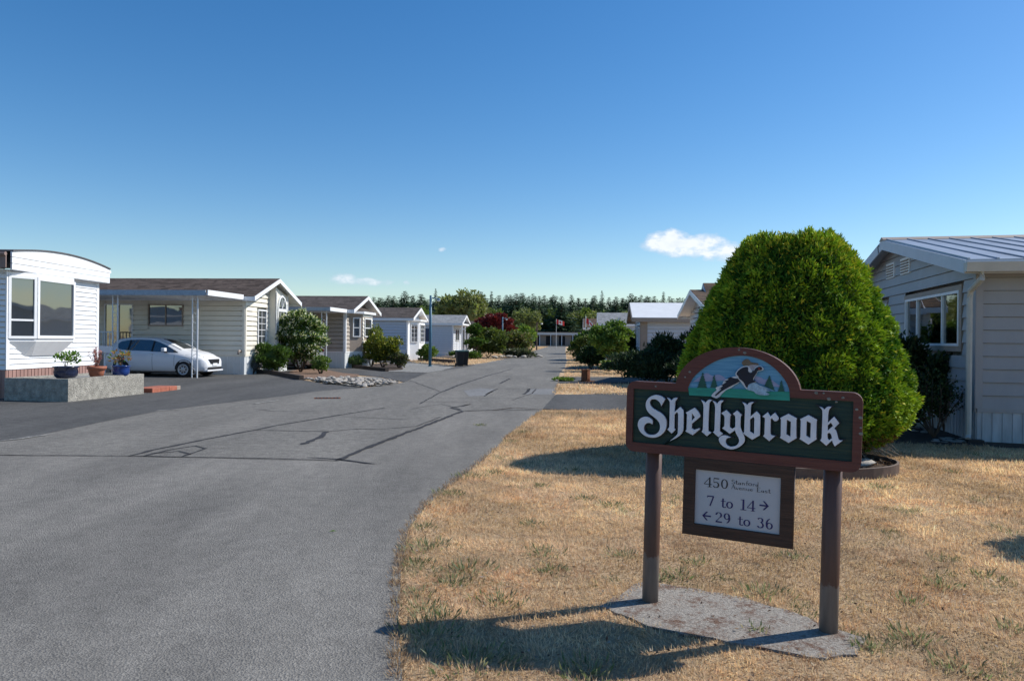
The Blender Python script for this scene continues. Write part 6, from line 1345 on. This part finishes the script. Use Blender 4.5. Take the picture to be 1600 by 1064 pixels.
bush('maple_tree', 'round sunlit green tree with a pale trunk before the white metal roof', 4.85, 36.5, 1.22, 1.1, 2.25, 13000, .12, [(.10, .18, .03), (.15, .24, .045), (.20, .28, .07), (.07, .13, .02)], 'tree', clumps=46, cr=.27, trunk=.45, trunkmat='greybark', core=.5)
bush('shrub', 'dark green shrub between the maple and the road', 4.35, 40.5, .95, .8, 1.25, 4200, .14, DK+[(.06, .10, .03)], clumps=26)
bush('shrub', 'low pale flowering shrub beneath the round maple', 5.0, 34.3, 1.0, .6, .75, 1800, .13, LIT, clumps=16, flowers=(.12, (.5, .5, .3)))
bush('shrub', 'dark round shrub left of the maple, right edge of the road', 4.95, 50, 1.15, 1.2, 1.95, 5500, .18, [(.09, .13, .03), (.15, .18, .05), (.05, .09, .02)], clumps=34, cr=.3)
bush('shrub', 'yellow-green shrub on the right verge farther down the road', 5.75, 56, 1.0, 1.1, 2.6, 4200, .2, GRN, clumps=30)
bush('conifer_shrub', 'upright dark green conifer behind the right verge shrubs', 8.6, 66, 1.1, 1.1, 2.9, 3200, .3, GRN, 'tree', clumps=36, up=.8)
bush('shrub', 'dark green shrub behind the maple', 6.6, 44, 1.5, 1.4, 2.2, 4200, .24, DK, clumps=26)
bush('shrub', 'small green tuft on the first dry strip at the road edge', 1.95, 27.4, .5, .4, .14, 500, .08, LIT, clumps=10, core=0, stem=False)
# left side planting
bush('shrub', 'round dark green bush below the windows of the cream home', -10.05, 30.75, .95, .8, 1.42, 6500, .085, GRN, clumps=46, cr=.27, core=.74)
bush('hydrangea_bush', 'big rounded bush covered with white flowers beside the cream home', -9.35, 32.6, 1.45, 1.15, 3.05, 15000, .115, GRN, clumps=80, cr=.24, core=.7, flowers=(.75, (.66, .68, .52)))
bush('shrub', 'small bright green shrub at the foot of the flowering bush', -8.1, 31.2, .5, .4, .75, 1300, .08, LIT, clumps=14)
bush('shrub', 'blue-grey lavender clump at the corner of the cream home', -10.75, 30.5, .45, .35, .75, 1600, .09, [(.16, .17, .22), (.22, .23, .24), (.09, .12, .08)], clumps=16, up=.9, lw=.3, flowers=(.1, (.4, .35, .35)))
bush('shrub', 'grassy grey-green tuft below the taupe home bay', -8.05, 37.9, .6, .5, .65, 1100, .12, [(.16, .22, .09), (.10, .16, .05)], clumps=12, up=1.0, lw=.3)
bush('shrub', 'tall loose olive shrub beside the taupe home', -7.55, 39.6, .75, .7, 2.35, 3400, .13, [(.16, .19, .05), (.09, .13, .04), (.24, .26, .09)], clumps=30, up=.6)
bush('shrub', 'large yellow-green shrub in front of the blue-shaded white home', -6.75, 38.6, 1.15, .95, 1.9, 6500, .13, [(.20, .23, .03), (.11, .15, .03), (.32, .30, .05), (.07, .11, .03)], clumps=40, cr=.28, flowers=(.03, (.6, .58, .5)))
bush('shrub', 'small brownish shrub at the right end of the yellow-green one', -5.85, 38.2, .6, .5, .85, 1800, .10, [(.08, .11, .04), (.16, .12, .07), (.05, .08, .03)], clumps=18)
bush('shrub', 'small bright green shrub by the pale grey home', -5.85, 50.6, .75, .6, 1.2, 2200, .14, LIT, clumps=18, core=.6)
bush('topiary_tree', 'small cloud-pruned tree at the porch of the pale grey home', -3.2, 61, .75, .7, 1.1, 1900, .17, GRN, 'tree', clumps=14, trunk=1.75)
bush('shrub', 'lower ball of the cloud-pruned pair by the porch', -2.9, 60, .95, .7, .8, 1700, .16, GRN, clumps=12, trunk=.9)
bush('shrub', 'wide olive-green bush behind the wheelie bins', -2.0, 62, 2.0, 1.7, 2.6, 6500, .24, [(.10, .14, .03), (.17, .20, .05), (.06, .09, .03)], clumps=40, cr=.27)
bush('shrub', 'green bush with brown tips right of the bins', .15, 68, 1.8, 1.5, 2.5, 5200, .25, [(.08, .12, .03), (.14, .16, .05), (.16, .12, .06)], clumps=34)
bush('shrub', 'low grey-green ground shrub at the rocky verge', .4, 64, 1.8, .8, .8, 2400, .2, [(.10, .12, .08), (.16, .16, .12), (.05, .08, .03)], clumps=22)
bush('shrub', 'low shrub below the grey pickup', -3.6, 57.5, 1.5, .7, .6, 1900, .16, GRN, clumps=18)
bush('red_maple', 'dark red-leaved tree behind the bushes on the left', -1.9, 84, 2.6, 2.2, 3.1, 6500, .3, [(.11, .014, .022), (.17, .022, .03), (.07, .012, .018)], 'tree', clumps=38, cr=.26, trunk=1.7)
bush('tree', 'bright yellow-green tree beside the far left verge', .9, 97, 2.3, 2.0, 3.3, 4800, .33, LIT, 'tree', clumps=32, trunk=.5)
bush('tree', 'rounded mid-green tree left of the wooden pole', 1.7, 122, 2.0, 2.0, 3.6, 3800, .36, GRN, 'tree', clumps=32, trunk=.6)
bush('shrub', 'small green bush above the white pickup', -1.5, 100, 1.3, 1.1, 2.0, 2200, .28, LIT, clumps=20)
bush('shrub', 'dark green hedge piece at the red stump', .2, 96, 1.3, .9, 1.4, 2200, .25, GRN, clumps=20)
# boulders on the left verge
bd = empty('boulder_group', 'grey boulders edging the bank below the bushes right of the bins', 'rocks', (0, 0, 0))
for k in range(16):
    o = bpy.data.objects.new('stone', stones[k % 6]); COL.objects.link(o); o.parent = bd; s = rs.uniform(.14, .28); o.scale = (s*1.2, s, s*.8); o.location = (-1.3+k*.25+rs.uniform(-.2, .2), 60.5+rs.uniform(-1.5, 1.5)+k*.35, .15); o.rotation_euler = (0, .2, rs.uniform(0, 6))

# ================================================================== THE WOOD BEHIND THE STREET
def conifer_mesh(seed, h, r0, dens=1.0):
    rng = np.random.default_rng(seed); P = []; D = []; Ls = []
    z = h*.10; 
    while z < h*.985:
        f = (z-h*.1)/(h*.9); rr = r0*(1.5+.25*math.sin(z*1.7+seed))*(1-f)**.85+.05; nb = int((9+12*(1-f))*dens)
        for k in range(nb):
            a = rng.random()*2*math.pi; ln = rr*rng.uniform(.35, 1.15); dr = rng.uniform(-.35, .05)
            m = max(2, int(ln/.34))
            for j in range(m):
                t = (j+.3)/m; P.append((ln*t*math.cos(a), ln*t*math.sin(a), z+dr*ln*t)) ; D.append((math.cos(a)+rng.normal(0, .5), math.sin(a)+rng.normal(0, .5), dr-.2+rng.normal(0, .3))); Ls.append(.55+.3*(1-t)*min(1, ln/2))
        z += h*.017*(.7+.6*rng.random())
    P, D, Ls = np.array(P), np.array(D), np.array(Ls)*(r0/3.0)**.3; Ls *= .35+.75*np.clip((h-P[:, 2])/(h*.5), 0, 1); V, Fc = rhombs(rng, P, D, Ls*1.15, Ls*.6, .1); tone = 1+.25*np.sin(P[:, 2:3]*2+seed)
    return V, Fc, mixcols(rng, len(P), [(.038, .072, .045), (.055, .095, .052), (.080, .125, .062)], .15)*tone  # needle colours lightened to put a little haze into them
def tree_proto(name, seedk, kind):
    r = bpy.data.objects.new(name, None); COL.objects.link(r)
    if kind == 'c':
        h = 1.0; V, Fc, c = conifer_mesh(seedk, 18, 2.7+.5*(seedk % 3), 1.0); npmesh('crown', V, Fc, c, 'needle', r); MB().tube([(0, 0, 0), (0, 0, 17.6)], [.28, .03], 7).build('trunk', 'bark', r)
    else:
        rng = np.random.default_rng(seedk); pal = [[(.09, .14, .035), (.13, .19, .05), (.17, .23, .07)], [(.15, .19, .07), (.20, .24, .09), (.24, .25, .12)], [(.05, .09, .03), (.08, .13, .04)], [(.19, .26, .06), (.13, .19, .05)]][seedk % 4]
        V, Fc, c = blob(rng, 4200, 3.3, 3.1, 8.5, 46, .28, .50, .6, pal, .1, patchy=.12); V[:, 2] += 1.5; c2 = coreball(rng, 3.3, 3.1, 8.5, .5, np.mean(pal, 0)); c2[0][:, 2] += 1.5
        V, Fc, c = join((V, Fc, c), c2); npmesh('crown', V, Fc, c, 'leaf', r)
        mb = MB(); mb.tube([(0, 0, 0), (0, 0, 6)], [.22, .1], 7)
        for k in range(4): a = k*1.57; mb.tube([(0, 0, 2+k*.5), (1.6*math.cos(a), 1.6*math.sin(a), 5+k*.5)], [.1, .04], 5)
        mb.build('trunk', 'bark', r)
    return r
protoC = [tree_proto('conifer_tree', 40+k, 'c') for k in range(5)]; protoD = [tree_proto('broadleaf_tree', 60+k, 'd') for k in range(6)]
used = set()
def place(proto, x, y, s, sxy, rz, label, group):
    if proto.name not in used: o = proto; used.add(proto.name); kids = None
    else:
        o = proto.copy(); COL.objects.link(o)
        for ch in list(proto.children):
            c = ch.copy(); COL.objects.link(c); c.parent = o
    o.location = (x, y, 0); o.scale = (sxy, sxy, s); o.rotation_euler = (0, 0, rz); tag(o, label, 'tree', group); return o
rs = random.Random(17)
def at_px(u, d): return (u-800)/F_PX*d
# skyline of conifers: (pixel column, top row) read from the photograph, then filled in
TOPS = [(575, 470), (590, 468), (604, 464), (615, 461), (632, 452), (645, 459), (657, 457), (663, 463), (680, 449), (751, 453), (767, 452), (779, 459), (790, 459), (797, 459), (806, 456), (815, 455), (824, 462), (832, 457), (842, 461), (850, 459), (860, 462), (868, 460), (877, 461), (892, 459), (903, 463), (914, 464), (926, 463), (940, 452), (951, 463), (962, 461), (972, 463), (985, 456), (998, 463), (1010, 461), (1022, 460), (1036, 453), (1050, 464), (1062, 463), (1080, 462), (1100, 464)]
for i, (u, v) in enumerate(TOPS):
    d = 232+rs.uniform(-14, 14); hh = hz(v, u, d); s = hh/18.2; place(protoC[i % 5], at_px(u, d), d, s, s*rs.uniform(.9, 1.2)*(.9 if u in (680, 940, 767, 1036) else 1.9), rs.uniform(0, 6), 'tall dark conifer on the skyline of the wood behind the street', 'conifers along the skyline of the wood')
for row, (d0, n, v0) in enumerate(((252, 84, 464), (238, 72, 474), (236, 60, 487))):
    for k in range(n):
        u = 545+(1140-545)*(k+rs.random()*.8)/n; d = d0+rs.uniform(-6, 6); v = v0+rs.uniform(-5, 9); s = hz(v, u, d)/18.2
        place(protoC[rs.randrange(5)], at_px(u, d), d, s, s*rs.uniform(1.4, 2.1), rs.uniform(0, 6), 'dark conifer inside the wood behind the street', 'conifers filling the wood')
BIG = [(712, 450, 150, 1.35, 1), (735, 449, 148, 1.25, 1), (700, 462, 152, 1.1, 2), (748, 470, 150, 1.1, 1), (815, 478, 185, 1.1, 1), (832, 482, 184, 1.0, 1), (640, 482, 140, .9, 3), (660, 478, 142, 1.0, 0), (622, 490, 138, .8, 0), (600, 494, 138, .8, 2), (775, 482, 165, 1.2, 0), (845, 488, 224, 1.1, 3), (866, 482, 226, 1.1, 0), (892, 484, 223, 1.2, 1), (915, 480, 225, 1.1, 3), (950, 484, 224, 1.3, 0)]
BIGL = ['tall olive broadleaf tree above the pale grey home, left one of the tallest pair', 'tall olive broadleaf tree right of centre in the big clump left of the road', 'darker broadleaf tree at the left shoulder of the big clump', 'lower broadleaf tree at the right shoulder of the big clump', 'dark green broadleaf tree behind the wooden pole, left of two', 'olive broadleaf tree just right of the wooden pole', 'bright green broadleaf tree left of the blue lamp post top', 'broadleaf tree directly behind the nearest blue lamp post', 'green broadleaf tree above the roof of the blue-shaded white home', 'dark broadleaf tree above the left part of the blue-shaded white home roof', 'mid-green broadleaf tree behind the red maple', 'broadleaf tree behind the left end of the long building', 'broadleaf tree behind the middle of the long building, left of the far flag', 'broadleaf tree just right of the far flag', 'light green broadleaf tree behind the near flag', 'broadleaf tree above the round maple']
for i, (u, v, d, w, pk_) in enumerate(BIG):
    s = hz(v, u, d)/9.9; place(protoD[pk_], at_px(u, d), d, s, s*.82*w, rs.uniform(0, 6), BIGL[i], 'big broadleaf trees before the wood')
for row, (d0, n, v0, u0, u1) in enumerate(((188, 40, 490, 560, 1100), (170, 34, 503, 600, 1010), (150, 20, 512, 660, 860))):
    for k in range(n):
        u = u0+(u1-u0)*(k+rs.random()*.8)/n; d = d0+rs.uniform(-6, 6)
        if row == 2 and 800 < u: continue
        if 790 < u < 930: d = 222+rs.uniform(0, 6)
        v = v0+rs.uniform(-9, 9); s = hz(v, u, d)/9.9
        place(protoD[rs.randrange(6)], at_px(u, d), d, s, s*rs.uniform(.9, 1.3), rs.uniform(0, 6), 'green broadleaf tree at the near edge of the wood', 'broadleaf trees along the near edge of the wood')
# understorey so that no ground shows through
rng = np.random.default_rng(9); n = 26000; P = np.c_[rng.uniform(-75, 80, n), rng.uniform(222, 262, n), rng.random(n)*7]; V, Fc = rhombs(rng, P, rng.normal(size=(n, 3)), 1.3, .9); tag(npmesh('undergrowth', V, Fc, mixcols(rng, n, DK+[(.05, .08, .02)]), 'needle'), 'dense dark undergrowth filling the wood between the trunks', 'undergrowth', None, 'stuff')

# ================================================================== DRY GRASS
LAWN = list(edgeR)+rightfar[:2]+GS((980, 641), (1060, 643))+[(7.5, 15.5), (7.2, 12.0), (7.0, 10.6), (8.5, 10.4), (14, 10.4), (14, 1.5), (-.35, 1.5)]
LAWN_np = np.array(LAWN)
def pip(x, y, P):
    c = np.zeros(len(x), bool)
    for i in range(len(P)):
        x1, y1 = P[i]; x2, y2 = P[i-1]; k = ((y1 > y) != (y2 > y)); xx = (x2-x1)*(y-y1)/(y2-y1+1e-12)+x1; c ^= k & (x < xx)
    return c
pcx, pcy = sum(p[0] for p in pad)/len(pad), sum(p[1] for p in pad)/len(pad); PADP = [(pcx+(p[0]-pcx)*.95, pcy+(p[1]-pcy)*.86) for p in pad]
def vnoise(x, y, seed, sc):
    g = np.random.default_rng(seed).random((64, 64)); X = x*sc+100; Y = y*sc+100; xi = np.floor(X).astype(int); yi = np.floor(Y).astype(int); fx = X-xi; fy = Y-yi; fx = fx*fx*(3-2*fx); fy = fy*fy*(3-2*fy)
    q = lambda a, b: g[a % 64, b % 64]
    return (q(xi, yi)*(1-fx)+q(xi+1, yi)*fx)*(1-fy)+(q(xi, yi+1)*(1-fx)+q(xi+1, yi+1)*fx)*fy
def grass(name, n, xr, yr, polys, excl, L0, w0, seed, label, lean=1.9, pal=None, near=False):
    rng = np.random.default_rng(seed); x = rng.uniform(*xr, n*3); y = yr[0]*(yr[1]/yr[0])**rng.random(n*3)
    k = np.zeros(len(x), bool)
    for P in polys: k |= pip(x, y, P)
    for P in excl: k &= ~pip(x, y, P)
    k &= ~(((x-3.55)/1.06)**2+((y-8.87)/.78)**2 < 1)
    k &= np.abs(x) < y*.82+1.5
    dens = .55+.45*vnoise(x, y, 5, 2.2); k &= rng.random(len(x)) < dens
    x, y = x[k][:n], y[k][:n]; n = len(x)
    P = np.c_[x, y, np.zeros(n)]; cl = vnoise(x, y, 8, 3.0); cl2 = vnoise(x, y, 9, 11.0); big = vnoise(x, y, 12, .8)
    ang = vnoise(x, y, 13, 5)*9+rng.normal(0, .9, n); le = np.abs(rng.normal(0, lean, n))
    D = np.c_[np.cos(ang)*le, np.sin(ang)*le, np.full(n, .75)]
    size = (y/4.0)**.45 if near else 1.0
    L = L0*(.45+.75*rng.random(n))*(.65+.7*cl2)*size; w = w0*(.7+.6*rng.random(n))*size
    V, Fc = rhombs(rng, P, D, L, w, 0.10, .45)
    straw = np.array([(.78, .59, .37), (.72, .51, .29), (.88, .71, .47), (.56, .37, .21), (.78, .55, .36)]); c = straw[rng.integers(0, 5, n)]*(.75+.45*rng.random((n, 1)))
    gn = vnoise(x, y, 21, 1.7)*.55+vnoise(x, y, 22, 6)*.45; edge = np.clip(1.2-(x+.6)/1.0, 0, 1)*(y < 9); gp = np.clip((gn-.74+.05*edge)*6, 0, .45); isg = rng.random(n) < gp
    c[isg] = np.array([(.13, .18, .06), (.20, .24, .10), (.09, .13, .05)])[rng.integers(0, 3, isg.sum())]
    rust = (vnoise(x, y, 31, 2.3) > .72) & (rng.random(n) < .5); c[rust] *= np.array([.88, .76, .72])
    pale = vnoise(x, y, 41, 1.1); c = c*(1-.35*np.clip((pale-.5)*3, 0, 1)[:, None])+np.array([.68, .52, .38])*.35*np.clip((pale-.5)*3, 0, 1)[:, None]
    c = c*(.66+.55*big[:, None])*(.75+.45*cl[:, None])*(.85+.3*cl2[:, None])
    o = npmesh(name, V, Fc, c, 'grass'); tag(o, label, 'grass', None, 'stuff'); return o
SOILP = GS((1385, 668), (1480, 668), (1524, 690), (1600, 694))+[(14, 11.2), (14, 10.55), (7.6, 10.7), (5.4, 11.2)]
padx = [PADP, SOILP]
grass('grass', 420000, (-1.2, 9), (2.3, 16.5), [LAWN], padx, .038, .0040, 1, 'dry straw-coloured lawn grass around the sign', near=True)
grass('grass', 60000, (1, 14), (16, 110), [[(1.15, 20.6), (1.55, 25.4), (5.2, 25.6), (7, 22), (4.9, 20.4)], [(2.2, 30.9), (6.6, 31.4), (6.8, 38.8), (2.75, 38)], [(3.1, 41.7), (7, 42.2), (11, 100), (7.3, 100), (4.1, 54)]], [], .10, .016, 2, 'dry grass strips between the driveways on the right')
grass('grass', 60000, (-14, 10), (40, 200), [[(-6.2, 46.5), (-3.0, 41.2), (-1.75, 48.5), (-.5, 58), (-5, 61), (-8, 60), (-7.5, 53)], [(-.2, 62.3), (3, 104), (9.5, 190), (-10, 190), (-9, 66), (-4, 65)]], [], .14, .022, 3, 'dry grass verges down the left side of the street')
# straggling blades over the asphalt edge, weeds
rng = np.random.default_rng(77)
def tufts(spots, label, pal, n=26, L0=.07, seed=5, w=.012):
    rng = np.random.default_rng(seed); P = []; D = []; Lg = []
    for (x, y, s) in spots:
        for k in range(int(n*s)):
            a = rng.random()*6.28; q = rng.random()*.09*s; P.append((x+q*math.cos(a), y+q*math.sin(a), 0)); D.append((math.cos(a)*rng.uniform(.2, 1.3), math.sin(a)*rng.uniform(.2, 1.3), 1)); Lg.append(L0*rng.uniform(.6, 1.3)*(.8+.3*s))
    P, D, Lg = np.array(P), np.array(D), np.array(Lg); V, Fc = rhombs(rng, P, D, Lg, w, .15)
    return tag(npmesh('weeds', V, Fc, mixcols(rng, len(P), pal), 'grass'), label, 'weeds', None, 'stuff')
spots = []
for (u, v, s) in [(735, 745, 2.2), (770, 740, 1.6), (700, 772, 2.0), (665, 825, 1.2), (672, 856, 2.4), (650, 884, 1.4), (728, 890, 2.2), (705, 912, 1.4), (660, 950, 1.6), (778, 940, 1.8), (690, 965, 1.8), (668, 990, 2.2), (733, 1035, 2.4), (655, 930, 1.0), (920, 1055, 2.0), (850, 865, 1.6), (860, 890, 1.4), (915, 780, 1.3), (830, 820, 1.2), (950, 790, 1.4), (975, 870, 1.5), (1195, 928, 1.8), (1430, 998, 1.6), (1500, 1045, 1.5), (1585, 985, 1.3), (1540, 900, 1.2), (1090, 880, 1.2), (1420, 940, 1.2), (1475, 915, 1.4), (1370, 762, 1.5), (1490, 738, 1.2), (900, 735, 1.2), (845, 760, 1.1), (1060, 900, 1.3), (1180, 985, .8), (1240, 870, 1.0), (750, 665, 1.3), (820, 676, 1.6), (800, 690, 1.2), (1030, 905, 1.0), (1360, 1010, 1.2)]:
    x, y = G(u, v); spots.append((x, y, s))
tufts(spots, 'scattered green weed tufts in the dry lawn', [(.13, .18, .07), (.19, .24, .11), (.26, .28, .18), (.40, .34, .22)], 46, .040, 5, .009)
sp2 = []
for i in range(420):
    k = rng.integers(0, len(edgeR)-1); t = rng.random(); a, b = edgeR[k], edgeR[k+1]; sp2.append((a[0]+(b[0]-a[0])*t-rng.random()*.03, a[1]+(b[1]-a[1])*t, .5))
tufts(sp2, 'dry straw and litter along the asphalt edge', [(.45, .32, .2), (.34, .22, .13), (.2, .13, .09), (.55, .45, .33)], 10, .045, 6, .005)
# leaf litter and bare crumbs of soil lying in the grass
nl = 5200; P = np.c_[rng.uniform(-.9, 8, nl), rng.uniform(2.6, 11, nl), rng.uniform(.012, .03, nl)]; P = P[pip(P[:, 0], P[:, 1], LAWN) & (rng.random(nl) < .25+vnoise(P[:, 0], P[:, 1], 51, 2.6)**2)]
D = rng.normal(size=P.shape); D[:, 2] *= .35; V, Fc = rhombs(rng, P, D, .022*(.6+rng.random(len(P))), .012, .1, .5)
tag(npmesh('leaf_litter', V, Fc, mixcols(rng, len(P), [(.16, .09, .06), (.28, .20, .15), (.09, .06, .045), (.5, .45, .4)]), 'grass'), 'brown leaf litter scattered through the dry lawn', 'leaf litter', None, 'stuff')
# one green leaf on the road
lf = MB(); x, y = G(519, 833); lf.add([(x-.03, y, .014), (x, y-.010, .02), (x+.035, y+.008, .016), (x+.004, y+.012, .024)], [(0, 1, 2, 3)]); o = lf.build('fallen_leaf', pm('green_leaf', (.12, .2, .03), .5, .1, 20)); tag(o, 'single small green leaf lying on the asphalt', 'leaf')
